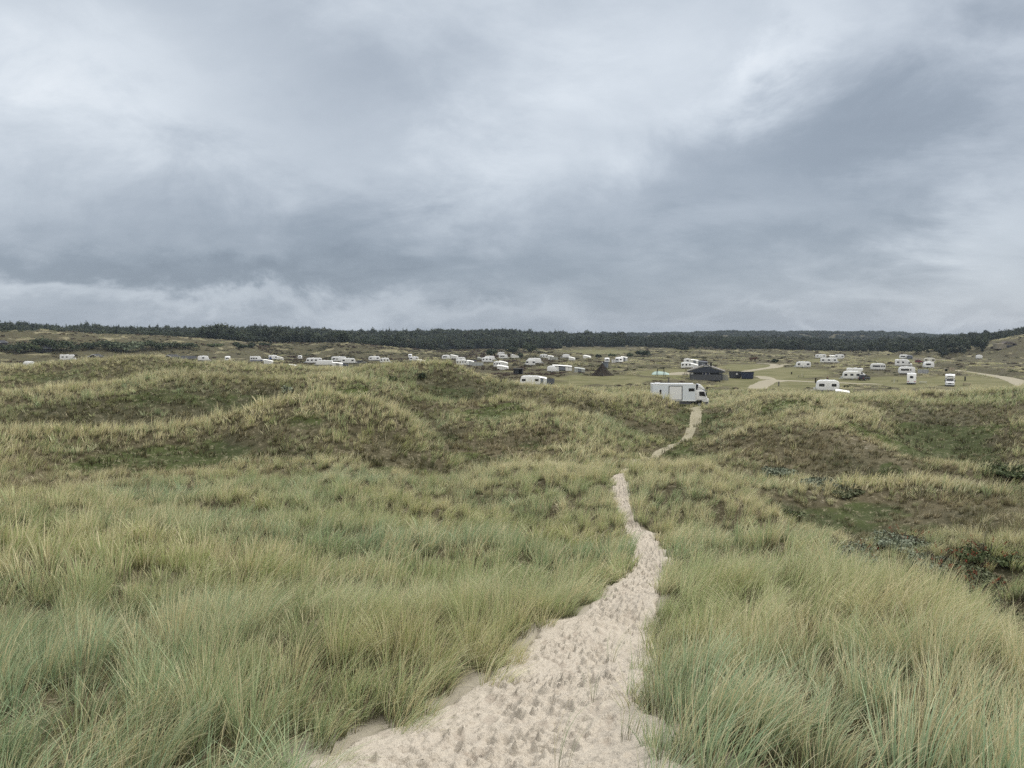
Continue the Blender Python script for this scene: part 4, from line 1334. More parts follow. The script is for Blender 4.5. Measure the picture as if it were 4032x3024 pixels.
# ------------------------------------------------------------------ mesh helpers
class MB:
    def __init__(self):
        self.bm = bmesh.new()

    def _add(self, vs, fs, M=None):
        vv = [self.bm.verts.new(M @ Vector(v) if M is not None else v) for v in vs]
        out = []
        for f in fs:
            try:
                out.append(self.bm.faces.new([vv[i] for i in f]))
            except ValueError:
                pass
        return vv, out

    def box(self, x0, x1, y0, y1, z0, z1, M=None, bevel=0.0):
        vs = [(x, y, z) for z in (z0, z1) for y in (y0, y1) for x in (x0, x1)]
        fs = [(0, 2, 3, 1), (4, 5, 7, 6), (0, 1, 5, 4), (2, 6, 7, 3), (0, 4, 6, 2), (1, 3, 7, 5)]
        vv, ff = self._add(vs, fs, M)
        if bevel:
            es = list({e for f in ff for e in f.edges})
            bmesh.ops.bevel(self.bm, geom=es, offset=bevel, segments=2, affect='EDGES', profile=0.5)
        return self

    def prism(self, prof, y0, y1, M=None, bevel=0.0, inset=0.0):
        """profile in x,z extruded along y"""
        n = len(prof)
        vs = [(x, y0, z) for x, z in prof] + [(x, y1, z) for x, z in prof]
        fs = [tuple(range(n)), tuple(range(2 * n - 1, n - 1, -1))] + [(i, i + n, (i + 1) % n + n, (i + 1) % n) for i in range(n)]
        vv, ff = self._add(vs, fs, M)
        bmesh.ops.recalc_face_normals(self.bm, faces=ff)
        if bevel:
            es = [e for e in {e for f in ff[:2] for e in f.edges}]
            bmesh.ops.bevel(self.bm, geom=es, offset=bevel, segments=3, affect='EDGES', profile=0.5)
        return self

    def tube(self, p0, p1, r0, r1=None, n=8, M=None):
        r1 = r0 if r1 is None else r1
        p0 = Vector(p0); p1 = Vector(p1)
        q = (p1 - p0).to_track_quat('Z', 'Y')
        vs = []
        for p, r in ((p0, r0), (p1, r1)):
            for k in range(n):
                a = 2 * math.pi * k / n
                vs.append(p + q @ Vector((r * math.cos(a), r * math.sin(a), 0)))
        fs = [(k, (k + 1) % n, (k + 1) % n + n, k + n) for k in range(n)] + [tuple(range(n - 1, -1, -1)), tuple(range(n, 2 * n))]
        self._add(vs, fs, M)
        return self

    def ring(self, c, R, w, hole, n=20, M=None):
        """wheel ring with its axle along y"""
        prof = [(hole, -w / 2), (R * 0.94, -w / 2), (R, -w * 0.3), (R, w * 0.3), (R * 0.94, w / 2), (hole, w / 2)]
        vs = []
        for k in range(n):
            a = 2 * math.pi * k / n
            for (r, y) in prof:
                vs.append((c[0] + r * math.cos(a), c[1] + y, c[2] + r * math.sin(a)))
        m = len(prof)
        fs = [(k * m + i, k * m + (i + 1) % m, ((k + 1) % n) * m + (i + 1) % m, ((k + 1) % n) * m + i) for k in range(n) for i in range(m)]
        self._add(vs, fs, M)
        return self

    def faces(self, vs, fs, M=None):
        self._add(vs, fs, M)
        return self

    def build(self, name, material, parent=None, smooth=False):
        bmesh.ops.recalc_face_normals(self.bm, faces=self.bm.faces)
        me = bpy.data.meshes.new(name)
        self.bm.to_mesh(me); self.bm.free()
        if smooth:
            me.polygons.foreach_set('use_smooth', [True] * len(me.polygons))
            try:
                me.set_sharp_from_angle(angle=rad(40))
            except Exception:
                pass
        me.materials.append(material)
        o = bpy.data.objects.new(name, me)
        C.objects.link(o)
        if parent is not None:
            o.parent = parent
        return o


def empty(name, loc, rz=0.0):
    o = bpy.data.objects.new(name, None)
    C.objects.link(o)
    o.location = loc
    o.rotation_euler = (0, 0, rz)
    o.empty_display_size = 0.2
    return o


WHITE = mat('white_paint', (0.88, 0.885, 0.89), 0.35, 0.5, var=0.05, scale=1.5)
OFFWHITE = mat('weathered_white', (0.82, 0.825, 0.81), 0.45, 0.4, var=0.07, scale=1.2)
GREYW = mat('pale_grey_panel', (0.56, 0.59, 0.62), 0.4, 0.45, var=0.05, scale=0.9)
ROOFW = mat('roof_white', (0.80, 0.82, 0.83), 0.55, 0.3, var=0.08, scale=1.0)
CANVAS = mat('white_canvas', (0.83, 0.83, 0.80), 0.8, 0.1, var=0.06, scale=2)
CANVAS_G = mat('grey_canvas', (0.34, 0.36, 0.38), 0.85, 0.1, var=0.15, scale=2)
GLASS = mat('dark_glass', (0.018, 0.019, 0.025), 0.08, 0.6)
GLASSG = mat('grey_glass', (0.20, 0.22, 0.25), 0.10, 0.6)
RUBBER = mat('tyre_rubber', (0.018, 0.018, 0.018), 0.85, 0.2)
RIM = mat('rim_metal', (0.45, 0.46, 0.48), 0.35, 0.5, 0.6)
BLACK = mat('black_plastic', (0.016, 0.017, 0.02), 0.5, 0.4)
DARKM = mat('dark_steel', (0.05, 0.053, 0.06), 0.6, 0.3, var=0.2)
BLUE = mat('blue_cloth', (0.02, 0.07, 0.28), 0.8, 0.1, var=0.2)
NAVY = mat('navy_trim', (0.02, 0.03, 0.10), 0.5, 0.3)
WOODD = mat('dark_stained_wood', (0.035, 0.036, 0.038), 0.8, 0.15, var=0.4, scale=8)
WOODG = mat('weathered_grey_wood', (0.16, 0.155, 0.15), 0.9, 0.1, var=0.35, scale=5)
WOODB = mat('raw_brown_wood', (0.22, 0.18, 0.12), 0.85, 0.15, var=0.3, scale=5)
REDL = mat('red_lamp', (0.35, 0.02, 0.02), 0.3, 0.5)


def colmat(base, col, rough=0.6):
    return mat('%s_%d_%d_%d' % (base, int(col[0] * 999), int(col[1] * 999), int(col[2] * 999)), col, rough, 0.4, var=0.08, scale=2)


_proto = {}


def wheel(parent, x, y, R=0.32, w=0.2):
    key = ('wheel', R, w)
    if key not in _proto:
        a = MB().ring((0, 0, 0), R, w, R * 0.62).build('tyre', RUBBER, None, True)
        b = MB().tube((0, -w * 0.42, 0), (0, w * 0.42, 0), R * 0.63, n=18).tube((0, -w * 0.50, 0), (0, w * 0.50, 0), R * 0.16, n=10).build('rim', RIM, None, True)
        _proto[key] = (a.data, b.data)
        bpy.data.objects.remove(a); bpy.data.objects.remove(b)
    e = bpy.data.objects.new('wheel', None)
    C.objects.link(e); e.parent = parent; e.location = (x, y, R)
    for nm, d in zip(('tyre', 'rim'), _proto[key]):
        o = bpy.data.objects.new(nm, d); C.objects.link(o); o.parent = e
    return e


CAR_GROUP = 'cars parked on the campsite'
CV_GROUP = 'caravans pitched on the campsite'
AW_GROUP = 'awnings and tents beside the caravans'
MH_GROUP = 'motorhomes on the campsite'


def caravan(t):
    L = t['w']; h = t['h']; wins = t.get('wins', 2)
    e = empty('caravan', t['loc'], t['rz'])
    tag(e, t['label'], 'caravan', CV_GROUP)
    hitch = t.get('hitch', random.choice((-1, 1)))
    end = abs(t['yaw']) > 45
    if end:
        L = 5.2 if L < 4.6 else L
    Wd = 2.25 if not end else min(2.3, max(1.7, t['w'] * 0.95))
    body_m = colmat('caravan_shell', t['col']) if 'col' in t else random.choice((WHITE, WHITE, OFFWHITE))
    x0, x1 = -L / 2, L / 2
    if hitch and L > 4.5:
        x0 += 0.5 if hitch < 0 else 0
        x1 -= 0.5 if hitch > 0 else 0
    s = random.uniform(0.8, 1.1)
    pr = [(x0 + .12, .42), (x0 + .02, .9), (x0 + .02, 1.3 * s), (x0 + .22, h - .55), (x0 + .45, h - .18), (x0 + .85, h - .02), (0, h), (x1 - .75, h - .02), (x1 - .3, h - .16), (x1 - .08, h - .5), (x1, 1.3), (x1 - .08, .42)]
    if hitch > 0:
        pr = [((x0 + x1) - x, z) for x, z in pr][::-1]
    b = MB(); b.prism(pr, -Wd / 2, Wd / 2, bevel=0.10)
    body = b.build('body', body_m, e, True)
    # roof panel with rooflight
    b = MB(); b.box(x0 + .9, x1 - .8, -Wd / 2 + .3, Wd / 2 - .3, h + 0.002, h + .05, bevel=.02); b.box(-.35, .25, -.35, .35, h + .05, h + .16, bevel=.03)
    b.build('roof_hatch', ROOFW, e)
    # windows on the camera side and the far side
    zc = 1.25 if h < 2.55 else 1.32
    if wins:
        if t.get('big'):
            spots = [(x0 + (x1 - x0) * .38, (x1 - x0) * .50)] + [(x0 + (x1 - x0) * (.72 + .1 * k), .35) for k in range(wins - 1)]
        else:
            spots = [(x0 + (x1 - x0) * (k + .5) / wins + (.0 if wins != 2 else (.35 if k else -.35)), min(1.05, (x1 - x0) / wins * .5)) for k in range(wins)]
            if t.get('endwin'):
                spots = [(x0 + 1.15, 1.15), (x1 - 1.15, 1.0)]
        for (cx, ww) in spots:
            for sd in (-1, 1):
                y = sd * Wd / 2
                b = MB(); b.box(cx - ww / 2, cx + ww / 2, min(y, y + sd * .03), max(y, y + sd * .03), zc, zc + .62, bevel=0.012)
                win = b.build('window', GLASS, e)
    # end windows
    for sd in (-1, 1):
        xe = x0 if sd < 0 else x1
        if (t.get('endwin') and sd > 0) or end or sd == -hitch:
            b = MB(); b.box(min(xe - .02, xe + sd * .045), max(xe - .0, xe + sd * .045), -Wd * .36, Wd * .36, 1.3, 1.9, bevel=0.012)
            b.build('window', GLASS, e)
    if t.get('stripe'):
        b = MB()
        for sd in (-1, 1):
            y = sd * Wd / 2
            b.box(x0 + .5, x1 - .15, min(y, y + sd * .012), max(y, y + sd * .012), .78, .92)
        b.build('side_stripe', NAVY, e)
    if t.get('stripe2'):
        b = MB()
        y = -Wd / 2
        b.faces([(x0 + .15, y - .012, 1.28), (x0 + 1.2, y - .012, 1.36), (x0 + 1.2, y - .012, 1.30), (x0 + .15, y - .012, 1.20)], [(0, 1, 2, 3)])
        b.faces([(x0 + 2.5, y - .012, 2.0), (x0 + 1.9, y - .012, 1.98), (x0 + 1.75, y - .012, 1.92), (x0 + 1.75, y - .012, 2.0), (x0 + 2.5, y - .012, 2.06)], [(0, 1, 2, 3, 4)])
        b.build('side_stripe', NAVY, e)
    if t.get('blue'):
        b = MB(); b.box(x0 + .15, x0 + 1.6, -Wd / 2 - .02, -Wd / 2 + .0, .45, 1.15); b.build('lower_panel', BLUE, e)
    if wins >= 2:
        b = MB(); cx = x0 + (x1 - x0) * .5; b.box(cx - .32, cx + .32, -Wd / 2 - .018, -Wd / 2, .55, 2.15, bevel=.01); b.build('door', OFFWHITE, e)
    # chassis frame, wheels, drawbar
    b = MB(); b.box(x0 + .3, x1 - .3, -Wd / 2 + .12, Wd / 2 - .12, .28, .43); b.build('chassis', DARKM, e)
    for sd in (-1, 1):
        wheel(e, (x0 + x1) / 2 + .1, sd * (Wd / 2 - .12), 0.31, 0.19)
    if hitch:
        xe = x0 if hitch < 0 else x1
        b = MB()
        b.tube((xe, -.55, .42), (xe + hitch * 1.1, 0, .45), .045); b.tube((xe, .55, .42), (xe + hitch * 1.1, 0, .45), .045)
        b.tube((xe + hitch * .9, 0, .0), (xe + hitch * .9, 0, .62), .035)
        b.box(min(xe + hitch * .08, xe + hitch * .5), max(xe + hitch * .08, xe + hitch * .5), -.5, .5, .44, .95, bevel=.05)
        b.build('drawbar', GREYW, e)
    if t.get('mast'):
        MB().tube((x1 - .3, 0, h), (x1 - .3, 0, h + 1.6), .03).tube((x1 - .6, 0, h + 1.55), (x1, 0, h + 1.55), .015).build('aerial_mast', GREYW, e)
    return e


def awning(t):
    L = max(t['w'], 1.6); h = t['h']; e = empty('awning', t['loc'], t['rz'])
    tag(e, t['label'], 'awning', AW_GROUP)
    cm = colmat('awning_cloth', t['col'], 0.85) if 'col' in t else CANVAS
    d = 2.6
    wall = t.get('wall')
    h2 = max(h - 0.45, 0.4) if wall else max(h * 0.62, 0.35)
    # sagging roof sheet, ridge at the left, falling to the right and towards the front
    b = MB(); nx, ny = 8, 5
    vs = []
    for j in range(ny + 1):
        for i in range(nx + 1):
            u, v = i / nx, j / ny
            z = h - (h - h2) * u ** 1.5 - 0.28 * (1 - v) ** 1.3 - 0.06 * math.sin(math.pi * u) * math.sin(math.pi * v) - 0.02 * math.sin(u * 14)
            vs.append((-L / 2 + L * u, -d / 2 + d * v, z))
    fs = [(j * (nx + 1) + i, j * (nx + 1) + i + 1, (j + 1) * (nx + 1) + i + 1, (j + 1) * (nx + 1) + i) for j in range(ny) for i in range(nx)]
    b.faces(vs, fs)
    r = bmesh.ops.extrude_face_region(b.bm, geom=list(b.bm.faces))
    for g in r['geom']:
        if isinstance(g, bmesh.types.BMVert):
            g.co.z -= 0.04
    b.build('canopy', cm, e, True)
    # walls
    hw = lambda u: h - (h - h2) * u ** 1.5 - 0.28 - 0.06
    if wall or h < 2.6:
        b = MB()
        n = 6
        for i in range(n):
            u0, u1 = i / n, (i + 1) / n
            za, zb = hw(u0) - .02, hw(u1) - .02
            x0, x1 = -L / 2 + L * u0 + .05, -L / 2 + L * u1 - .03
            if wall and i in (2, 3) and h > 1.7:
                continue
            y = -d / 2 + .06 + 0.03 * (i % 2)
            b.faces([(x0, y, 0), (x1, y, 0), (x1, y, zb), (x0, y, za), (x0, y + .03, 0), (x1, y + .03, 0), (x1, y + .03, zb), (x0, y + .03, za)],
                    [(0, 1, 2, 3), (7, 6, 5, 4), (0, 4, 5, 1), (3, 2, 6, 7), (1, 5, 6, 2), (0, 3, 7, 4)])
        b.box(-L / 2 + .04, -L / 2 + .07, -d / 2 + .1, d / 2 - .1, 0, hw(0) - .03)
        b.box(L / 2 - .07, L / 2 - .04, -d / 2 + .1, d / 2 - .1, 0, hw(1) - .03)
        b.box(-L / 2 + .1, L / 2 - .1, d / 2 - .1, d / 2 - .06, 0, h2 - .1)
        b.build('side_wall', CANVAS if 'col' not in t else cm, e)
        if wall and h > 1.7:
            b = MB(); b.box(-L / 2 + L * .34, -L / 2 + L * .66, -d / 2 + .16, -d / 2 + .19, .25, hw(.6) - .1); b.build('window', GLASSG, e)
    if t.get('edge'):
        b = MB()
        for i in range(8):
            u0, u1 = i / 8, (i + 1) / 8
            b.faces([(-L / 2 + L * u0, -d / 2 - .03, hw(u0) - .16), (-L / 2 + L * u1, -d / 2 - .03, hw(u1) - .16), (-L / 2 + L * u1, -d / 2 - .03, hw(u1) + .05), (-L / 2 + L * u0, -d / 2 - .03, hw(u0) + .05)], [(0, 1, 2, 3)])
        b.build('edging', BLACK, e)
    for x in (-L / 2 + .05, L / 2 - .05):
        MB().tube((x, -d / 2, 0), (x, -d / 2, hw(0 if x < 0 else 1)), .03).build('pole', GREYW, e)
    return e


def motorhome(t, endview=False):
    e = empty('motorhome', t['loc'], t['rz'])
    tag(e, t['label'], 'motorhome', MH_GROUP)
    h = t['h']; L = 6.4 if endview else max(t['w'], 5.6); Wd = 2.3
    # cab towards +x
    x0, x1 = -L / 2, L / 2
    low = t.get('cabright')
    pr = [(x0, .38), (x0 + .02, h - .15), (x0 + .12, h), (x1 - 1.9, h), (x1 - .95, h - .03), (x1 - .72, h - .25), (x1 - .75, h - .75), (x1 - 1.25, h - .98), (x1 - 1.35, .38)]
    if low:
        pr = [(x0, .38), (x0 + .02, h - .12), (x0 + .1, h), (x1 - 2.3, h), (x1 - 1.7, h - .12), (x1 - .95, h - .85), (x1 - 1.3, h - 1.05), (x1 - 1.35, .38)]
    MB().prism(pr, -Wd / 2, Wd / 2, bevel=.09).build('body', WHITE, e, True)
    cab = [(x1 - 1.36, .36), (x1 - 1.36, 1.95), (x1 - 1.15, 2.0), (x1 - .62, 1.38), (x1 - .12, 1.12), (x1, .85), (x1, .36)]
    c = MB().prism(cab, -1.0, 1.0, bevel=.10).build('cab', WHITE, e, True)
    # windscreen follows the slope of the cab
    n = Vector((.62, 0, .53)).normalized()
    a0 = Vector((x1 - 1.12, 0, 1.93)); a1 = Vector((x1 - .66, 0, 1.40))
    b = MB(); o = n * .03
    b.faces([tuple(a0 + o + Vector((0, -.82, 0))), tuple(a0 + o + Vector((0, .82, 0))), tuple(a1 + o + Vector((0, .88, 0))), tuple(a1 + o + Vector((0, -.88, 0))),
             tuple(a0 - o + Vector((0, -.82, 0))), tuple(a0 - o + Vector((0, .82, 0))), tuple(a1 - o + Vector((0, .88, 0))), tuple(a1 - o + Vector((0, -.88, 0)))],
            [(0, 1, 2, 3), (4, 7, 6, 5), (0, 3, 7, 4), (1, 5, 6, 2), (0, 4, 5, 1), (3, 2, 6, 7)])
    b.build('windscreen', GLASS, e)
    for sd in (-1, 1):
        y = sd * 1.0
        b = MB(); ya, yb = min(y, y + sd * .025), max(y, y + sd * .025)
        b.prism([(x1 - 1.3, 1.25), (x1 - 1.3, 1.78), (x1 - 1.1, 1.80), (x1 - .72, 1.30)], ya, yb); b.build('side_glass', GLASS, e)
        for (cx, ww) in ((x0 + 1.2, .9), (x0 + 3.0, .8)):
            y = sd * Wd / 2
            b = MB(); b.box(cx - ww / 2, cx + ww / 2, min(y, y + sd * .03), max(y, y + sd * .03), 1.5, 2.05, bevel=.012); b.build('window', GLASS, e)
        b = MB(); b.box(x1 - .9, x1 - .78, min(sd * 1.0, sd * 1.28), max(sd * 1.0, sd * 1.28), 1.35, 1.72, bevel=.02); b.build('mirror', BLACK, e)
        b = MB(); b.box(x1 - .12, x1 + .025, sd * .72 - .2, sd * .72 + .2, .82, 1.02, bevel=.02); b.build('headlight', GLASSG, e)
        b = MB(); b.box(x0 - .03, x0 + .02, sd * .82 - .22, sd * .82 + .22, .72, .90, bevel=.01); b.build('tail_lamp', REDL, e)
        wheel(e, x1 - .75, sd * .9, .34, .22); wheel(e, x0 + 1.6, sd * .98, .34, .22)
    MB().box(x1 - .1, x1 + .04, -.42, .42, .72, 1.0, bevel=.02).build('grille', BLACK, e)
    MB().box(x1 - .1, x1 + .07, -.98, .98, .38, .62, bevel=.04).build('bumper', GREYW, e)
    b = MB(); b.box(x0 - .03, x0 + .02, -.42, .42, 1.75, 2.38, bevel=.012); b.build('rear_window', GLASS, e)
    b = MB(); b.box(x0 - .05, x0 + .1, -1.1, 1.1, .36, .55, bevel=.03); b.build('rear_bumper', GREYW, e)
    if not low:
        b = MB(); b.box(x1 - .80, x1 - .69, -.62, .62, h - .48, h - .32, bevel=.01); b.build('front_window', GLASS, e)
    MB().box(-.6, .2, -.4, .4, h + .002, h + .14, bevel=.03).build('roof_hatch', ROOFW, e); MB().box(x0 + .6, x0 + 1.2, -.3, .3, h + .002, h + .1, bevel=.03).build('roof_hatch', ROOFW, e)
    MB().box(x0 + .2, x1 - .2, -.95, .95, .22, .38).build('chassis', DARKM, e)
    return e


def campervan(t):
    e = empty('campervan', t['loc'], t['rz'])
    tag(e, t['label'], 'campervan')
    h = t['h']; L = max(t['w'], 5.4); x0, x1 = -L / 2, L / 2
    pr = [(x0, .35), (x0, h - .1), (x0 + .1, h), (x1 - 2.0, h), (x1 - 1.5, h - .25), (x1 - .9, 1.35), (x1 - .1, 1.1), (x1, .8), (x1, .35)]
    MB().prism(pr, -1.0, 1.0, bevel=.1).build('body', WHITE, e, True)
    for cx, ww in ((x0 + .7, .8), (x0 + 1.8, .9), (x0 + 3.0, .8)):
        MB().box(cx - ww / 2, cx + ww / 2, -1.03, -1.0, 1.45, 2.05, bevel=.01).build('window', GLASS, e)
        MB().box(cx - ww / 2, cx + ww / 2, 1.0, 1.03, 1.45, 2.05, bevel=.01).build('window', GLASS, e)
    MB().box(x0 + .1, x1 - .3, -1.02, -1.0, .6, .95).build('side_stripe', NAVY, e)
    for sd in (-1, 1):
        wheel(e, x1 - 1.0, sd * .92, .34, .22); wheel(e, x0 + 1.1, sd * .92, .34, .22)
    return e


def car(t):
    e = empty('parked_car', t['loc'], t['rz'])
    tag(e, t['label'], 'car', CAR_GROUP)
    h = t['h']; L = 4.4; x0, x1 = -L / 2, L / 2
    m = mat('car_paint_%d' % int(t['col'][0] * 1000), t['col'], 0.22, 0.6)
    body = [(x0 + .05, .28), (x0, .62), (x0 + .12, .95), (x1 - 1.2, .98), (x1 - .25, .82), (x1, .6), (x1 - .03, .28)]
    MB().prism(body, -.88, .88, bevel=.08).build('body', m, e, True)
    cab = [(x0 + .15, .93), (x0 + .35, h - .12), (x0 + .6, h), (x1 - 2.1, h - .02), (x1 - 1.15, .95)]
    MB().prism(cab, -.76, .76, bevel=.06).build('roof', m, e, True)
    for sd in (-1, 1):
        y = sd * .76
        MB().prism([(x0 + .38, 1.0), (x0 + .52, h - .16), (x1 - 2.15, h - .14), (x1 - 1.4, 1.0)], min(y, y + sd * .02), max(y, y + sd * .02)).build('side_glass', GLASS, e)
        wheel(e, x1 - .85, sd * .80, .33, .21); wheel(e, x0 + .8, sd * .80, .33, .21)
        MB().box(x0 - .02, x0 + .1, sd * .68 - .14, sd * .68 + .14, .72, .90, bevel=.015).build('tail_lamp', REDL, e)
        MB().box(x1 - .14, x1 - .0, sd * .62 - .16, sd * .62 + .16, .58, .74, bevel=.02).build('headlight', GLASSG, e)
    b = MB(); b.faces([(x0 + .13, -.62, 1.0), (x0 + .13, .62, 1.0), (x0 + .34, .58, h - .17), (x0 + .34, -.58, h - .17)], [(0, 1, 2, 3)]); b.build('rear_window', GLASS, e)
    b = MB(); b.faces([(x1 - 1.12, -.64, 1.0), (x1 - 1.12, .64, 1.0), (x1 - 2.0, .58, h - .05), (x1 - 2.0, -.58, h - .05)], [(0, 3, 2, 1)]); b.build('windscreen', GLASS, e)
    return e


def cabin(t, name='cabin'):
    e = empty(name, t['loc'], t['rz'])
    tag(e, t['label'], name)
    h = t['h']; L = 6.5; Wd = 4.2
    eh = h - 1.15
    MB().box(-L / 2, L / 2, -Wd / 2, Wd / 2, 0, eh).prism([(-Wd / 2, eh), (0, h - .12), (Wd / 2, eh)], -L / 2 + .02, L / 2 - .02, Matrix.Rotation(rad(90), 4, 'Z')).build('wall', WOODD, e)
    b = MB()
    for sd in (-1, 1):
        p = [(sd * (Wd / 2 + .35), eh - .19), (0, h), (0, h - .12), (sd * (Wd / 2 + .35), eh - .31)]
        b.prism(p, -L / 2 - .3, L / 2 + .3, Matrix.Rotation(rad(90), 4, 'Z'))
    b.build('roof', mat('dark_felt_roof', (0.055, 0.058, 0.065), .9, .15, var=.2), e)
    if 'plain' not in t['label']:
        for xx in (-L / 2 - .33, L / 2 + .305):
            b = MB()
            for sd in (-1, 1):
                b.prism([(sd * (Wd / 2 + .37), eh - .34), (sd * (Wd / 2 + .37), eh - .15), (0, h + .04), (0, h - .16)], xx, xx + .025, Matrix.Rotation(rad(90), 4, 'Z'))
            b.build('gable_edging', WHITE, e)
    for cx in (-1.8, 1.6):
        MB().box(cx - .5, cx + .5, -Wd / 2 - .03, -Wd / 2, 1.0, 1.8).build('window', GLASS, e)
    return e


def shed(t):
    e = empty('shed', t['loc'], t['rz']); tag(e, t['label'], 'shed' if 'bin' not in t['label'] else 'bin')
    if 'bin' in t['label']:
        e.name = 'litter_bin'
    w = max(t['w'], .8); h = t['h']; m = colmat('shed_board', t['col']) if 'col' in t else WOODD
    d = min(2.4, max(.7, w))
    b = MB(); b.box(-w / 2, w / 2, d / 2 - .08, d / 2, 0, h - .3); b.box(-w / 2, -w / 2 + .08, -d / 2, d / 2 - .08, 0, h - .2); b.box(w / 2 - .08, w / 2, -d / 2, d / 2 - .08, 0, h - .2)
    b.box(-w / 2 + .08, w * .15, -d / 2, -d / 2 + .08, 0, h - .2)
    b.build('wall', m, e)
    MB().prism([(-w / 2 - .15, h - .12), (w / 2 + .15, h - .2), (w / 2 + .15, h - .1), (-w / 2 - .15, h)], -d / 2 - .2, d / 2 + .2).build('roof', mat('dark_felt_roof', (0.055, 0.058, 0.065), .9, .15, var=.2), e)
    return e


def windbreak(t):
    nm = 'fence_panel' if 'fence' in t['label'] else 'windbreak'
    e = empty(nm, t['loc'], t['rz']); tag(e, t['label'], nm.replace('_', ' '))
    w, h = t['w'], t['h']; m = colmat('screen_cloth', t['col'], .9)
    n = max(2, int(w / 1.3)); b = MB()
    for i in range(n):
        xa, xb = -w / 2 + w * i / n, -w / 2 + w * (i + 1) / n
        ya, yb = .12 * math.sin(i * 1.7), .12 * math.sin((i + 1) * 1.7)
        b.faces([(xa, ya, 0.05), (xb, yb, 0.05), (xb, yb, h - .03 * (i % 2)), (xa, ya, h - .03 * ((i + 1) % 2)), (xa, ya + .03, 0.05), (xb, yb + .03, 0.05), (xb, yb + .03, h), (xa, ya + .03, h)],
                [(0, 1, 2, 3), (7, 6, 5, 4), (3, 2, 6, 7), (0, 4, 5, 1)])
    b.build('screen', m, e)
    for i in range(n + 1):
        x = -w / 2 + w * i / n
        MB().tube((x, .12 * math.sin(i * 1.7) - .03, 0), (x, .12 * math.sin(i * 1.7) - .03, h + .1), .025, n=6).build('pole', WOODG, e)
    return e


def tarp(t):
    e = empty('tarp_shelter', t['loc'], t['rz']); tag(e, t['label'], 'tarpaulin')
    w, h = max(t['w'], 2.0), t['h']
    b = MB(); b.prism([(-w / 2, 0), (-w / 2, h * .8), (-w * .1, h), (w / 2, h * .85), (w / 2, .1), (w / 2 - .05, .1), (w / 2 - .05, h * .8), (-w * .1, h - .06), (-w / 2 + .05, h * .75), (-w / 2 + .05, 0)], -1.0, 1.0)
    b.build('cloth', BLUE, e)
    MB().tube((-w / 2 + .1, -1.02, 0), (-w / 2 + .1, -1.02, h * .78), .03).tube((w / 2 - .1, -1.02, 0), (w / 2 - .1, -1.02, h * .82), .03).build('pole', GREYW, e)
    return e


def post(t):
    e = empty('wooden_post', t['loc'], t['rz']); tag(e, t['label'], 'post')
    th = t.get('thick', .14) / 2; m = colmat('post_wood', t['col'], .9) if 'col' in t else (WOODG if 'grey' in t['label'] else mat('old_black_timber', (.035, .03, .026), .9, .1, var=.3))
    MB().box(-th, th, -th, th, -.2, t['h'], bevel=.02).build('shaft', m, e)
    MB().box(-th - .02, th + .02, -th - .02, th + .02, t['h'] + .002, t['h'] + .05, bevel=.015).build('cap', m, e)
    return e


def picnic(t):
    nm = 'bench' if 'bench' in t['label'] else 'picnic_table'
    e = empty(nm, t['loc'], t['rz']); tag(e, t['label'], nm.replace('_', ' '))
    m = colmat('table_wood', t['col'], .9) if 'col' in t else WOODD
    h = t['h']
    if nm == 'bench':
        for yy in (-.16, 0, .16):
            MB().box(-.9, .9, yy - .07, yy + .07, h - .08, h - .03, bevel=.01).build('seat_plank', m, e)
        for x in (-.7, .7):
            MB().box(x - .06, x + .06, -.2, .2, -.1, h - .08).build('leg', m, e)
        return e
    for k in range(5):
        y = -.36 + k * .18
        MB().box(-.95, .95, y - .08, y + .08, h - .05, h, bevel=.01).build('top_plank', m, e)
    for y in (-.78, .78):
        MB().box(-.95, .95, y - .14, y + .14, h * .58, h * .58 + .05, bevel=.01).build('seat', m, e)
    for x in (-.7, .7):
        b = MB(); b.tube((x, -.72, -.08), (x, -.25, h - .05), .05, n=6); b.tube((x, .72, -.08), (x, .25, h - .05), .05, n=6); b.box(x - .04, x + .04, -.85, .85, h * .5, h * .57)
        b.build('frame', m, e)
    return e


def netpyramid(t):
    e = empty('net_pyramid', t['loc'], t['rz']); tag(e, t['label'], 'climbing net')
    h = t['h'] - .3; R = t['w'] / 2 * 1.05
    MB().tube((0, 0, -.2), (0, 0, h), .14, .11, n=12).build('centre_post', WOODD, e, True)
    MB().tube((0, 0, h), (0, 0, h + .28), .13, .10, n=10).build('post_cap', OFFWHITE, e)
    cs = [(R * math.cos(rad(a)), R * math.sin(rad(a))) for a in (-8, 82, 172, 262)]
    b = MB(); n = 20

    def prof(q):           # slack net, hollow curve from apex to anchors
        return (h - .15) * (1 - q) ** 1.45 + .15
    for i in range(4):
        a, c = cs[i], cs[(i + 1) % 4]
        for k in range(1, n + 1):
            q = k / n
            z = prof(q)
            p = Vector((a[0] * q, a[1] * q, z)); s = Vector((c[0] * q, c[1] * q, z))
            mid = (p + s) / 2 * .93; mid.z = z - .05
            b.tube(p, mid, .045, n=4); b.tube(mid, s, .045, n=4)
        for m_ in range(15):
            f = m_ / 14
            pts = []
            for k in range(n + 1):
                q = k / n; z = prof(q)
                sag = 1 - .07 * (1 - abs(2 * f - 1))
                pts.append(Vector(((a[0] * (1 - f) + c[0] * f) * q * sag, (a[1] * (1 - f) + c[1] * f) * q * sag, z - .05 * (1 - abs(2 * f - 1)))))
            for k in range(n):
                b.tube(pts[k], pts[k + 1], .07 if m_ in (0, 14) else .042, n=4)
    b.build('net', mat('black_rope', (.055, .045, .038), .9, .1), e)
    for c in cs:
        MB().tube((c[0], c[1], -.2), (c[0] * .97, c[1] * .97, .35), .12, n=8).build('anchor', WOODD, e)
    return e


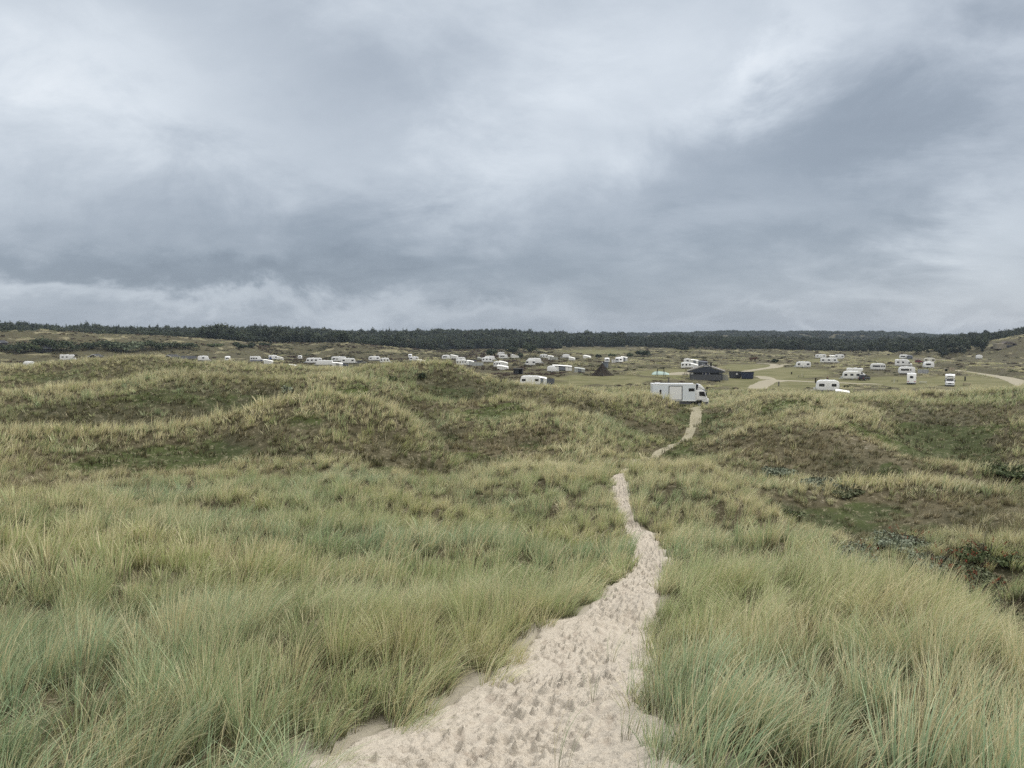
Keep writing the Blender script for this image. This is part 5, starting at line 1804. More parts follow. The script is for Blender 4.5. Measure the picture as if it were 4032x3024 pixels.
def pillow(t):
    e = empty('bouncing_pillow', t['loc'], t['rz']); tag(e, t['label'], 'bouncing pillow')
    w, h = t['w'], t['h']; b = MB(); n, m_ = 24, 12; vs = []
    for j in range(m_ + 1):
        for i in range(n + 1):
            u, v = i / n * 2 - 1, j / m_ * 2 - 1
            z = h * max(0, (1 - abs(u) ** 2.4)) ** .6 * max(0, (1 - abs(v) ** 2.4)) ** .6 * (1 - .25 * u)
            vs.append((u * w / 2, v * 4.2, z - .02))
    fs = [(j * (n + 1) + i, j * (n + 1) + i + 1, (j + 1) * (n + 1) + i + 1, (j + 1) * (n + 1) + i) for j in range(m_) for i in range(n)]
    b.faces(vs, fs)
    b.build('cover', mat('turquoise_sheet', (.33, .43, .39), .5, .3, var=.06), e, True)
    return e


def aframe(t):
    e = empty('swing_trestle', t['loc'], t['rz']); tag(e, t['label'], 'swing frame')
    h = t['h']; m = WOODB if 'light' in t['label'] else WOODD
    for x in (-1.4, 1.4):
        for y in (-1.0, 1.0):
            MB().tube((x, y, -.2), (x * .75, 0, h), .09, .07, n=8).build('leg', m, e)
    MB().tube((-1.3, 0, h - .08), (1.3, 0, h - .08), .08, n=8).build('crossbar', m, e)
    for x in (-.4, .4):
        b = MB(); b.tube((x - .2, 0, h - .1), (x - .2, 0, .5), .012, n=4); b.tube((x + .2, 0, h - .1), (x + .2, 0, .5), .012, n=4); b.box(x - .24, x + .24, -.1, .1, .44, .5)
        b.build('swing_seat', BLACK, e)
    return e


def container(t):
    e = empty('skip_container', t['loc'], t['rz']); tag(e, t['label'], 'container', 'skip containers by the gravel road')
    w = max(t['w'], 3.4); h = t['h']; m = colmat('container_steel', t['col'], .6)
    b = MB()
    pr = [(-w / 2 + .25, .15), (-w / 2, h), (-w / 2 + .06, h), (-w / 2 + .3, .22), (w / 2 - .3, .22), (w / 2 - .06, h), (w / 2, h), (w / 2 - .25, .15)]
    b.prism(pr, -.95, .95)
    b.prism([(-w / 2 + .26, .22), (-w / 2 + .02, h - .02), (w / 2 - .02, h - .02), (w / 2 - .26, .22)], -.95, -.9)
    b.prism([(-w / 2 + .26, .22), (-w / 2 + .02, h - .02), (w / 2 - .02, h - .02), (w / 2 - .26, .22)], .9, .95)
    for k in range(7):
        x = -w / 2 + .5 + (w - 1) * k / 6
        b.box(x - .04, x + .04, -1.02, -.95, .2, h - .1)
    b.build('hull', m, e)
    b = MB(); b.box(-w / 2 - .03, w / 2 + .03, -1.02, -.96, h - .12, h); b.box(-w / 2 - .03, w / 2 + .03, .96, 1.02, h - .12, h); b.build('rim_rail', BLACK, e)
    if 'pale plate' in t['label']:
        MB().box(-.3, .3, -1.06, -1.03, h * .55, h * .75).build('plate', OFFWHITE, e)
    for x in (-w / 2 + .5, w / 2 - .5):
        MB().box(x - .15, x + .15, -.8, .8, -.05, .15).build('skid', BLACK, e)
    return e


def building(t):
    e = empty('service_building', t['loc'], t['rz']); tag(e, t['label'], 'building')
    Wd = 10.7; Wh = Wd * .43; D = 11.0; wallh = 1.95; eh = 2.45; rh = 4.45
    slate = mat('slate_board', (.058, .066, .085), .8, .2, var=.18, scale=2)
    timber = mat('grey_timber', (.115, .12, .13), .9, .1, var=.30, scale=7)
    y0 = -D / 2 + 1.2
    # shell set back under the gable; low vertical timber screen before it
    MB().box(-Wh + .15, Wh - .15, y0 + .6, D / 2 - .4, 0, eh - .02).build('wall', slate, e)
    b = MB(); n = 46
    for k in range(n):
        x = -Wh + 2 * Wh * k / n
        b.box(x + .01, x + 2 * Wh / n - .012, y0 - .05 + .012 * (k % 2), y0 + .02, 0, wallh - .25 + .01 * (k % 3))
    b.build('timber_screen', timber, e)
    # gable
    MB().prism([(-Wd / 2, eh - .12), (-Wd / 2, eh + .06), (-.75, rh - .42), (.75, rh - .42), (Wd / 2, eh + .06), (Wd / 2, eh - .12)], y0 - .32, y0 - .22).build('gable', slate, e)
    b = MB()
    for k in (-3, -2, -1, 0, 1, 2, 3):
        x = k * 1.3
        b.box(x - .02, x + .02, y0 - .345, y0 - .32, eh - .1, min(rh - .5, rh - .42 - max(0, abs(x) - .75) * .42))
    b.build('gable_batten', WOODD, e)
    # roof planes, warm grey, with pale verge boards
    roofm = mat('fibre_cement_roof', (.215, .20, .19), .85, .2, var=.14, scale=1.2)
    b = MB()
    for sd in (-1, 1):
        b.prism([(sd * (Wd / 2 + .12), eh + .04), (0, rh - .04), (0, rh + .10), (sd * (Wd / 2 + .12), eh + .18)], y0 - .2, D / 2)
    b.build('roof', roofm, e)
    b = MB()
    for sd in (-1, 1):
        b.prism([(sd * (Wd / 2 + .14), eh + .14), (sd * .8, rh - .25), (sd * .8, rh - .12), (sd * (Wd / 2 + .14), eh + .26)], y0 - .42, y0 - .325)
    b.build('verge_board', mat('pale_verge', (.36, .36, .35), .7, .2, var=.1), e)
    MB().box(-.75, .75, y0 - .4, y0 + .5, rh - .45, rh + .12, bevel=.02).build('ridge_box', slate, e)
    MB().box(-.6, .6, y0 - .44, y0 - .40, rh - .36, rh - .16).build('ridge_vent', OFFWHITE, e)
    MB().box(-.25, .25, y0 + .9, y0 + 1.5, rh, rh + .75).box(-.3, .3, y0 + .85, y0 + 1.55, rh + .75, rh + .83).build('chimney', WOODD, e)
    MB().box(1.1, 1.6, y0 + 2.2, y0 + 2.8, rh - .7, rh + .55).box(1.0, 1.7, y0 + 2.1, y0 + 2.9, rh + .55, rh + .63).build('chimney', WOODD, e)
    # dark opening with white window frames
    MB().box(-Wh + .7, Wh - .4, y0 + .57, y0 + .60, wallh - .25, eh - .2).build('dark_opening', BLACK, e)
    for cx in (-.52, .52):
        w_ = MB().box(cx - .34, cx + .34, y0 + .50, y0 + .53, 1.45, 2.22).build('window', NAVY, e)
        MB().box(cx - .46, cx - .34, y0 + .46, y0 + .50, 1.4, 2.27).box(cx + .34, cx + .46, y0 + .46, y0 + .50, 1.4, 2.27).build('frame', WHITE, w_)
    MB().box(-Wh + .35, -Wh + .95, y0 + .2, y0 + .5, 1.55, 2.25).build('hot_air_unit', OFFWHITE, e)
    MB().box(Wh - .85, Wh - .5, y0 + .45, y0 + .5, 2.0, 2.25).build('lamp_box', OFFWHITE, e)
    for sd in (-1, 1):
        MB().box(sd * Wh - .09, sd * Wh + .09, y0 - .18, y0 - .04, 0, eh - .12).build('corner_post', slate, e)
    return e


def wallramp(t):
    e = empty('board_wall', t['loc'], t['rz']); tag(e, t['label'], 'wall')
    w = t['w']; h = t['h']; m = mat('pale_board', (.40, .40, .36), .85, .1, var=.08)
    MB().prism([(-w / 2, 0), (-w / 2, h), (w / 2 - .2, h - .35), (w / 2, 0)], -.06, .06).build('board', m, e)
    MB().tube((-w / 2 + .1, .1, 0), (-w / 2 + .1, .1, h - .1), .05).tube((w / 2 - .35, .1, 0), (w / 2 - .35, .1, h - .5), .05).build('stake', WOODG, e)
    return e


def person(t):
    """walking figure grown from a jointed skeleton"""
    e = empty('person', t['loc'], t['rz'] + rad(70)); tag(e, t['label'], 'person')

    def skin(name, joints, edges, m, parent, root=0):
        me = bpy.data.meshes.new(name)
        me.from_pydata([j[:3] for j in joints], edges, [])
        o = bpy.data.objects.new(name, me); C.objects.link(o); o.parent = parent
        md = o.modifiers.new('s', 'SKIN'); md.use_smooth_shade = True
        sv = me.skin_vertices[0].data
        for k, j in enumerate(joints):
            sv[k].radius = (j[3], j[3] if len(j) < 5 else j[4]); sv[k].use_root = (k == root)
        sb = o.modifiers.new('d', 'SUBSURF'); sb.levels = 1; sb.render_levels = 2
        me.materials.append(m)
        return o
    skinm = mat('skin', (.42, .26, .19), .6, .3)
    J = [(0, 0, .93, .13, .16), (0, 0, 1.12, .12, .15), (.01, 0, 1.34, .13, .19), (.02, 0, 1.47, .06), (.04, 0, 1.56, .055), (.05, 0, 1.64, .085), (.05, 0, 1.70, .07),
         (0, .20, 1.42, .055), (-.06, .25, 1.14, .042), (.05, .26, .92, .03), (.09, .26, .85, .028),
         (0, -.20, 1.42, .055), (.06, -.25, 1.14, .042), (.17, -.25, .94, .03), (.21, -.25, .88, .028),
         (.02, .10, .86, .085), (.14, .10, .48, .058), (.22, .10, .09, .04), (.33, .10, .03, .035),
         (-.02, -.10, .86, .085), (.0, -.10, .47, .058), (-.24, -.10, .12, .04), (-.16, -.10, .03, .035)]
    E = [(0, 1), (1, 2), (2, 3), (3, 4), (4, 5), (5, 6), (2, 7), (7, 8), (8, 9), (9, 10), (2, 11), (11, 12), (12, 13), (13, 14), (0, 15), (15, 16), (16, 17), (17, 18), (0, 19), (19, 20), (20, 21), (21, 22)]
    skin('body', J, E, skinm, e)
    JJ = [tuple(list(j[:3]) + [v * 1.14 for v in j[3:]]) for j in J]
    top = mat('dark_jacket', (.02, .02, .025), .9, .1); tr = mat('black_trousers', (.012, .012, .016), .9, .1)
    ix = [0, 1, 2, 7, 8, 9, 11, 12, 13]
    mp = {k: i for i, k in enumerate(ix)}
    skin('jacket', [JJ[k] for k in ix], [(mp[a], mp[b]) for a, b in E if a in mp and b in mp], top, e)
    ix = [0, 15, 16, 17, 18, 19, 20, 21, 22]
    mp = {k: i for i, k in enumerate(ix)}
    skin('trousers', [JJ[k] for k in ix], [(mp[a], mp[b]) for a, b in E if a in mp and b in mp], tr, e)
    b = MB(); bmesh.ops.create_icosphere(b.bm, subdivisions=2, radius=.108, matrix=Matrix.Translation((.02, 0, 1.715)) @ Matrix.Diagonal((1.0, .85, .8, 1)))
    b.build('hair', mat('hair', (.05, .03, .02), .8, .2), e, True)
    return e


BUILDERS = dict(caravan=caravan, awning=awning, motorhome=motorhome, motorhome_end=lambda t: motorhome(t, True), campervan=campervan, car=car, cabin=cabin, shed=shed, windbreak=windbreak,
                tarp=tarp, post=post, picnic=picnic, netpyramid=netpyramid, pillow=pillow, aframe=aframe, container=container, building=building, wallramp=wallramp, person=person)
random.seed(4)
for t in THINGS:
    z = float(zat(t['x'], t['y'])[0])
    dpt = {'caravan': 1.1, 'motorhome': 1.1, 'awning': 1.2, 'building': 4.3, 'campervan': 1.0}.get(t['kind'], 0)
    # the table gives the near face; the middle stands a little farther off
    rr = t['r'] + dpt * 0.6
    t['loc'] = (rr * math.sin(t['a']), rr * math.cos(t['a']), z - 0.03)
    yaw = t['yaw']
    if t['kind'] == 'motorhome_end':
        yaw = 90 if not t['front'] else -90
    t['rz'] = rad(yaw) - t['a'] * (1.0 if t['kind'] != 'caravan' else 0.7)
    BUILDERS[t['kind']](t)


# ------------------------------------------------------------------ the box truck
def build_truck():
    x, y = TRUCK['x'], TRUCK['y']
    z = float(zat(x, y)[0]) + 0.03
    e = empty('box_truck', (x, y, z), -TRUCK['a'] * 1.0 + rad(9))
    tag(e, 'white box truck with a black-framed side door, parked where the sand path ends', 'truck')
    x0, x1, yb = -4.2, 2.15, 1.22
    z0, z1 = .95, 3.38
    bxm = mat('truck_panel', (.77, .82, .88), .35, .5, var=.04, scale=.8)
    MB().box(x0, x1, -yb, yb, z0, z1, bevel=.03).build('box_body', bxm, e)
    b = MB()
    b.box(x0 - .02, x1 + .02, -yb - .03, -yb + .05, z1 - .02, z1 + .09, bevel=.02); b.box(x0 - .02, x1 + .02, yb - .05, yb + .03, z1 - .02, z1 + .09, bevel=.02)
    b.box(x0 - .04, x0 + .1, -yb + .05, yb - .05, z1 + .002, z1 + .09, bevel=.02)
    b.box(x0 - .025, x1 + .025, -yb - .025, -yb - .002, z0 - .04, z0 + .07); b.box(x1 - .06, x1 + .025, -yb - .02, -yb - .002, z0 + .07, z1 - .02)
    b.build('edge_rail', WHITE, e)
    MB().box(x0 + .15, x1 - .1, -yb + .08, yb - .08, z1 + .004, z1 + .045).build('roof', GREYW, e)
    MB().box(x0 + .5, x0 + 1.3, -.5, .3, z1 + .05, z1 + .2, bevel=.04).build('roof_hatch', WHITE, e)
    MB().box(x0 - .03, x0 - .005, -yb + .08, yb - .08, z0 + .08, z1 - .1).build('rear_door', OFFWHITE, e)
    fy = -yb
    # black frame and white door leaf
    dx0, dx1, dz0, dz1 = -1.72, .12, 1.12, 3.10
    b = MB()
    b.box(dx0 - .09, dx0, fy - .035, fy - .002, dz0 - .09, dz1 + .09); b.box(dx1, dx1 + .09, fy - .035, fy - .002, dz0 - .09, dz1 + .09)
    b.box(dx0, dx1, fy - .035, fy - .002, dz1, dz1 + .09); b.box(dx0, dx1, fy - .035, fy - .002, dz0 - .09, dz0)
    b.build('door_frame', BLACK, e)
    dr = MB().box(dx0 + .01, dx1 - .01, fy - .025, fy - .001, dz0 + .01, dz1 - .01).build('side_door', WHITE, e)
    dw = MB().box(-3.15, -2.88, fy - .03, fy - .001, 1.95, 2.58).build('window', GLASS, e)
    MB().box(-3.32, -3.16, fy - .02, fy - .001, 1.9, 2.68).box(-2.87, -2.80, fy - .02, fy - .001, 1.9, 2.68).build('frame', WHITE, dw)
    MB().box(1.12, 1.98, fy - .03, fy - .001, 2.38, 2.83, bevel=.01).build('window', GLASS, e)
    MB().box(1.82, 1.92, fy - .02, fy - .001, 3.08, 3.16).build('marker_plate', GREYW, e)
    # chassis, tanks, wheels
    b = MB(); b.box(x0 + .1, 3.4, -.45, .45, .55, .80); b.box(x0 + .2, x1 - .1, -1.1, 1.1, .80, .93); b.build('chassis', DARKM, e)
    MB().box(-.9, 1.5, -1.12, -.85, .42, .78, bevel=.03).build('side_guard', mat('grey_guard', (.10, .10, .11), .6, .3), e)
    MB().box(x0 + .05, x0 + .15, -1.15, 1.15, .45, .58).build('underrun_bar', DARKM, e)
    for (wx, ys) in ((2.72, (-1.05, 1.05)), (-1.9, (-1.05, -.78, .78, 1.05)), (.75, ())):
        for yy in ys:
            wheel(e, wx, yy, .40, .25)
    # cab
    cx0, cx1 = 2.22, 4.0
    cabp = [(cx0, .72), (cx0, 2.58), (cx0 + .95, 2.60), (cx0 + 1.38, 2.38), (cx0 + 1.62, 1.60), (cx1 - .06, 1.35), (cx1, .95), (cx1, .70), (3.22, .70), (3.18, .92), (2.98, 1.05), (2.5, 1.05), (2.26, .9), (2.24, .72)]
    cab = MB().prism(cabp, -1.06, 1.06, bevel=.05).build('cab', WHITE, e, True)
    MB().prism([(2.18, .62), (2.22, .95), (2.48, 1.10), (3.0, 1.10), (3.26, .92), (3.30, .62), (3.2, .62), (3.14, .86), (2.94, .99), (2.54, .99), (2.32, .86), (2.28, .62)], -1.14, -.95).build('mudguard', mat('grey_guard', (.10, .10, .11), .6, .3), e)
    MB().prism([(3.25, .42), (3.25, .80), (cx1 - .02, .82), (cx1 + .04, .78), (cx1 + .02, .42)], -1.08, 1.08, bevel=.04).build('bumper', mat('navy_grey_bumper', (.045, .055, .08), .5, .35), e)
    MB().prism([(cx1 - .10, .38), (cx1 - .02, 1.0), (cx1 + .09, 1.30), (cx1 + .12, .85), (cx1 + .08, .36)], -1.02, 1.02, bevel=.04).build('front_apron', WHITE, e, True)
    n0, n1 = (cx0 + 1.41, 2.33), (cx0 + 1.63, 1.64)
    b = MB(); b.faces([(n0[0], -.92, n0[1]), (n0[0], .92, n0[1]), (n1[0] + .02, .98, n1[1]), (n1[0] + .02, -.98, n1[1]), (n0[0] - .06, -.92, n0[1]), (n0[0] - .06, .92, n0[1]), (n1[0] - .06, .98, n1[1]), (n1[0] - .06, -.98, n1[1])],
                      [(0, 3, 2, 1), (4, 5, 6, 7), (0, 1, 5, 4), (3, 7, 6, 2), (0, 4, 7, 3), (1, 2, 6, 5)]); b.build('windscreen', GLASS, e)
    for sd in (-1, 1):
        y0_ = sd * 1.06; ya, yb_ = min(y0_, y0_ + sd * .02), max(y0_, y0_ + sd * .02)
        d = MB().prism([(cx0 + .42, 1.10), (cx0 + .42, 2.40), (cx0 + 1.25, 2.40), (cx0 + 1.50, 1.5), (cx0 + 1.45, 1.2)], ya, yb_).build('door', WHITE, e)
        y1_ = y0_ + sd * .02; ya, yb_ = min(y1_, y1_ + sd * .015), max(y1_, y1_ + sd * .015)
        MB().prism([(cx0 + .48, 1.72), (cx0 + .48, 2.32), (cx0 + 1.22, 2.32), (cx0 + 1.44, 1.60)], ya, yb_).build('side_glass', GLASS, d)
        b = MB(); ym = sd * 1.32; b.box(cx0 + 1.42, cx0 + 1.52, ym - .12, ym + .12, 1.75, 2.25, bevel=.02); b.tube((cx0 + 1.3, sd * 1.05, 2.35), (cx0 + 1.48, ym, 2.3), .02); b.build('mirror', BLACK, e)
        MB().box(cx1 + .02, cx1 + .10, sd * .78 - .16, sd * .78 + .16, .52, .72, bevel=.03).build('headlight', GLASSG, e)
    MB().box(cx0 + 1.3, cx0 + 1.75, -1.0, 1.0, 2.42, 2.48, bevel=.02).build('sun_visor', BLACK, e)
    # wind deflector on the roof of the cab
    MB().prism([(cx0 + .22, 2.62), (cx0 + .40, 3.42), (cx0 + .62, 3.40), (cx0 + 1.10, 2.95), (cx0 + 1.36, 2.62)], -1.0, 1.0, bevel=.07).build('wind_deflector', WHITE, e, True)
    b = MB(); b.faces([(cx0 + .24, -1.015, 3.05), (cx0 + .34, -1.015, 3.03), (cx0 + 1.12, -1.015, 2.66), (cx0 + 1.02, -1.015, 2.66)], [(0, 1, 2, 3)]); b.build('deflector_seam', BLACK, e)
    MB().box(x1 + .03, cx0 + .0, -1.08, 1.08, 1.0, 3.25).build('gap_bulkhead', BLACK, e)
    MB().prism([(cx0 - .02, 2.6), (cx0 - .02, 3.35), (cx0 + .36, 3.36), (cx0 + .18, 2.6)], -.95, .95).build('deflector_back', BLACK, e)
    return e


build_truck()

# ------------------------------------------------------------------ roads on the camping ground
def gravel_mat():
    m = bpy.data.materials.new('pale_gravel'); m.use_nodes = True
    T = NT(m.node_tree); b = m.node_tree.nodes['Principled BSDF']
    P = T.n('ShaderNodeNewGeometry').outputs['Position']
    n1 = T.noise(P, .35, 5, .6); n2 = T.noise(P, 3.0, 5, .6)
    c = T.mix(n1, (.26, .235, .175), (.35, .32, .25))
    c = T.mix(T.mul(n2, .35), c, (.26, .24, .16))
    T.put(b.inputs['Base Color'], c); b.inputs['Roughness'].default_value = .95; b.inputs['Specular IOR Level'].default_value = .1
    return m


GRAVEL = gravel_mat()
for nm, P in ROADS:
    t = np.gradient(P[:, :2], axis=0); t /= np.linalg.norm(t, axis=1)[:, None] + 1e-9
    nrm = np.stack([-t[:, 1], t[:, 0]], 1)
    ss = np.linspace(-.5, .5, 9)
    edge = 1 + .14 * np.stack([fbm(P[:, 0] / 5, P[:, 1] / 5 + sd * 40, 3, 3) for sd in np.sign(ss)], 1)
    taper = np.minimum(1, np.minimum(np.arange(len(P)), np.arange(len(P))[::-1]) / 4 + .25)
    W = P[:, 2, None] * ss[None] * edge * taper[:, None]
    X = P[:, 0, None] + nrm[:, 0, None] * W; Y = P[:, 1, None] + nrm[:, 1, None] * W
    Z = grid_lookup(GZ, X, Y) + .07 - .05 * (np.abs(ss)[None] > .45)
    me = mesh_from_grid(nm, X, Y, Z, {})
    me.materials.append(GRAVEL)
    tag(link(nm, me), kind='structure')


# ------------------------------------------------------------------ foliage
def leaf_mat(name, c0, c1, inst=False, trans=.15):
    m = bpy.data.materials.new(name); m.use_nodes = True
    T = NT(m.node_tree); b = m.node_tree.nodes['Principled BSDF']
    rnd = T.n('ShaderNodeAttribute', attribute_name='rnd').outputs['Fac']
    c = T.mix(rnd, c0, c1)
    if inst:
        ti = T.n('ShaderNodeAttribute', attribute_type='INSTANCER', attribute_name='tint')
        sp = T.n('ShaderNodeSeparateColor'); T.t.links.new(ti.outputs['Color'], sp.inputs[0])
        c = T.mix(sp.outputs[0], c, tuple(x * 1.55 for x in c1))
        c = T.mix(T.mul(sp.outputs[1], .6), c, (.075, .062, .035))
    T.put(b.inputs['Base Color'], c)
    b.inputs['Roughness'].default_value = .7; b.inputs['Specular IOR Level'].default_value = .2
    return m


def leaf_cloud(name, rng, centres, radii, n, size, material, flat=0.0, sub=None):
    """many small leaf faces spread over and through a set of lobes"""
    k = rng.choice(len(centres), n, p=np.array(radii)[:, 0] ** 2 / (np.array(radii)[:, 0] ** 2).sum())
    d = rng.normal(0, 1, (n, 3)); d /= np.linalg.norm(d, axis=1)[:, None]
    rr = rng.random(n) ** .35 * (1 + .22 * rng.normal(0, 1, n))
    P = np.array(centres)[k] + d * np.array(radii)[k] * rr[:, None]
    keep = P[:, 2] > 0.03
    P = P[keep]; d = d[keep]; n = len(P)
    a = rng.normal(0, 1, (n, 3)); a[:, 2] *= (1 - flat * .6); a /= np.linalg.norm(a, axis=1)[:, None]
    nb = d + rng.normal(0, .7, (n, 3)) + [0, 0, .3]; nb /= np.linalg.norm(nb, axis=1)[:, None]
    u = np.cross(nb, a); u /= np.linalg.norm(u, axis=1)[:, None] + 1e-9
    w = np.cross(nb, u)
    s = size * rng.uniform(.6, 1.4, n)[:, None]
    co = np.stack([P - u * s, P + w * s * .55, P + u * s, P - w * s * .55], 1).reshape(-1, 3)
    q = np.arange(n * 4, dtype=np.int32).reshape(-1, 4)
    me = bpy.data.meshes.new(name)
    me.vertices.add(len(co)); me.vertices.foreach_set('co', co.astype(np.float32).ravel())
    me.loops.add(q.size); me.loops.foreach_set('vertex_index', q.ravel())
    me.polygons.add(n); me.polygons.foreach_set('loop_start', np.arange(0, n * 4, 4, dtype=np.int32))
    me.update(calc_edges=True)
    at = me.attributes.new('rnd', 'FLOAT', 'POINT')
    at.data.foreach_set('value', np.repeat(rng.random(n), 4).astype(np.float32))
    me.materials.append(material)
    return me


def lobes(rng, w, h, n, base=.25):
    cs, rs = [], []
    for i in range(n):
        a = rng.random() * 2 * math.pi; q = math.sqrt(rng.random()) * .62
        zc = base + (1 - base) * rng.uniform(.25, .78) * (1 - .45 * q)
        s = rng.uniform(.24, .42)
        cs.append((q * math.cos(a) * w / 2, q * math.sin(a) * w / 2, zc * h)); rs.append((s * w / 2 * 1.15, s * w / 2 * 1.15, s * h * .62))
    return cs, rs


def spruce_mesh(name, rng, h, w, material, dens=1.0):
    vs, fs, rn = [], [], []
    L = int(26 * dens)
    for i in range(L):
        z = h * (.10 + .88 * (i / L)); R = w / 2 * (1 - i / L) ** .85 * rng.uniform(.75, 1.15) + .12
        m = int(7 + 5 * (1 - i / L))
        for k in range(m):
            a = 2 * math.pi * (k + rng.random() * .8) / m; rr = R * rng.uniform(.6, 1.15)
            c, s = math.cos(a), math.sin(a); ww = rr * rng.uniform(.28, .5); dz = -rr * rng.uniform(.15, .45)
            b = len(vs)
            vs += [(0, 0, z + .15), (c * rr * .6 - s * ww, s * rr * .6 + c * ww, z + dz * .5), (c * rr, s * rr, z + dz), (c * rr * .6 + s * ww, s * rr * .6 - c * ww, z + dz * .5)]
            fs.append((b, b + 1, b + 2, b + 3)); rn += [rng.random()] * 4
    me = bpy.data.meshes.new(name)
    me.from_pydata(vs, [], fs)
    at = me.attributes.new('rnd', 'FLOAT', 'POINT'); at.data.foreach_set('value', np.array(rn, np.float32))
    me.materials.append(material)
    return me


rf = np.random.default_rng(21)
FOREST = leaf_mat('forest_leaves', (.018, .028, .016), (.042, .055, .027), inst=True)
kinds = []
for i in range(6):                                  # rounded crowns of pine and birch, 7 m
    c, r = lobes(rf, 6.5, 7.0, 9, .15)
    kinds.append(leaf_cloud('round_crown_%d' % i, rf, c, r, 520, .42, FOREST))
for i in range(4):
    kinds.append(spruce_mesh('spruce_crown_%d' % i, rf, 12, 4.2, FOREST))
for i in range(3):                                  # wide thicket pieces for the distance
    c, r = lobes(rf, 20, 9.0, 16, .1)
    kinds.append(leaf_cloud('thicket_%d' % i, rf, c, r, 900, .8, FOREST))


def forest_start(ph):
    u = np.degrees(ph)
    xs = [slope(k, 1400)[0] for k in (-600, 0, 500, 1000, 1500, 2000, 2180, 2300, 2500, 2620, 3000, 3300, 3500, 3560, 3700, 3900, 3960, 4100, 4700)]
    ys = [700, 660, 640, 600, 600, 640, 700, 760, 760, 720, 640, 640, 640, 560, 530, 560, 660, 640, 640]
    return np.interp(ph, xs, ys)


def forest():
    out = []
    for (r0, r1, dens, kset, hs) in ((520, 1000, 1 / 21., 'near', .88), (1000, 1450, 1 / 30., 'mid', .68), (1450, 3000, 1 / 480., 'far', .8), (3000, 4900, 1 / 3000., 'far', 1.0)):
        x, y = ring(rf, r0, r1, dens, az=rad(43))
        r = np.hypot(x, y); ph = np.arctan2(x, y)
        edge = forest_start(ph) + 45 * fbm(ph * 30, r / 200, 7, 3)
        gap = fbm(x / 70, y / 70, 15, 3)
        k = (r > edge) & ~((r < edge + 90) & (gap > .18))
        # a grassy dune stands clear of the trees on the right
        a0, _ = slope(3965, 1360)
        k &= ~((np.abs(ph - a0) < .019) & (r < 720))
        x, y, r, ph = x[k], y[k], r[k], ph[k]; n = len(x)
        z = grid_lookup(GZ, x, y)
        if kset == 'far':
            idx = rf.integers(10, 13, n); s = hs * rf.uniform(.7, 1.3, n)
        else:
            u_c = ph
            sp_ = 2.4 * fbm(x / 60, y / 60, 19, 2) - .35 + .36 * (r > 1040) - .5 * (ph > slope(2450, 1400)[0])
            con = rf.random(n) < np.clip(sp_, .03, .6)
            idx = np.where(con, rf.integers(6, 10, n), rf.integers(0, 6, n))
            s = hs * (1 - .30 * (ph > slope(2450, 1400)[0])) * (1 + .75 * fbm(x / 34, y / 34, 33, 2)) * np.where(con, rf.uniform(.55, 1.15, n), rf.uniform(.7, 1.7, n))
        rot = np.zeros((n, 3)); rot[:, 2] = rf.random(n) * 6.28
        tint = np.stack([np.clip(.25 + .6 * fbm(x / 30, y / 30, 25, 2) + rf.normal(0, .14, n), 0, 1), np.clip(rf.normal(-.05, .3, n), 0, 1), np.zeros(n)], -1)
        out.append((x, y, z - .3, rot, np.stack([s, s, s * rf.uniform(.85, 1.15, n)], -1), idx, tint))
    cat_ = [np.concatenate([o[i] for o in out]) for i in range(7)]
    print('forest', len(cat_[0]))
    scatter('forest', kinds, cat_[0], cat_[1], cat_[2], cat_[3], cat_[4], cat_[5], cat_[6], 'dark mixed forest of pines and spruces filling the horizon behind the campsite', 'forest')


forest()

# ------------------------------------------------------------------ heather cushions between the pitches
HEATH = leaf_mat('heather_sprigs', (.030, .022, .015), (.085, .066, .040), inst=True)
hk = []
for i in range(4):
    c, r = lobes(rf, 2.4, .50, 7, .05)
    hk.append(leaf_cloud('heather_%d' % i, rf, c, r, 90, .20, HEATH))


def heather():
    x, y = ring(rf, 188, 700, .20, az=rad(41), power=.3)
    cvr = cover(x, y)
    k = (rf.random(len(x)) < cvr['heather'] * (1.0 - .75 * cvr['right']) * (1 - .7 * (x < -.33 * y) * (np.hypot(x, y) > 420)) * sstep(fbm(x / 26, y / 17, 61, 3), -.12, .12)) & (cvr['lawn'] < .3) & ~on_road(x, y)
    x, y = x[k], y[k]; n = len(x); r = np.hypot(x, y)
    s = rf.uniform(.5, 1.3, n) * (1 + .0012 * (r - 188))
    rot = np.zeros((n, 3)); rot[:, 2] = rf.random(n) * 6.28
    g = np.clip(.5 + 1.6 * fbm(x / 60, y / 60, 27, 2) - .35 * (cvr['n1'][k] < 0), 0, 1)      # olive crowberry or brown heather
    tint = np.stack([np.clip(.35 * g + rf.normal(0, .08, n), 0, 1), np.clip(1 - 1.3 * g + rf.normal(0, .15, n), 0, 1), g], -1)
    print('heather', n)
    scatter('heather', hk, x, y, grid_lookup(GZ, x, y) - .05, rot, np.stack([s, s, s * rf.uniform(.6, 1.1, n)], -1), rf.integers(0, 4, n), tint, 'dark brown heather and olive crowberry covering the hummocks of the campsite', 'heather')


_nt = HEATH.node_tree
_T = NT(_nt)
_ti = _T.n('ShaderNodeAttribute', attribute_type='INSTANCER', attribute_name='tint')
_sp = _T.n('ShaderNodeSeparateColor'); _nt.links.new(_ti.outputs['Color'], _sp.inputs[0])
_rn = _T.n('ShaderNodeAttribute', attribute_name='rnd').outputs['Fac']
_T.put(_nt.nodes['Principled BSDF'].inputs['Base Color'], _T.mix(_sp.outputs[2], _T.mix(_rn, (.045, .030, .022), (.13, .092, .066)), _T.mix(_rn, (.055, .060, .028), (.13, .135, .062))))
heather()

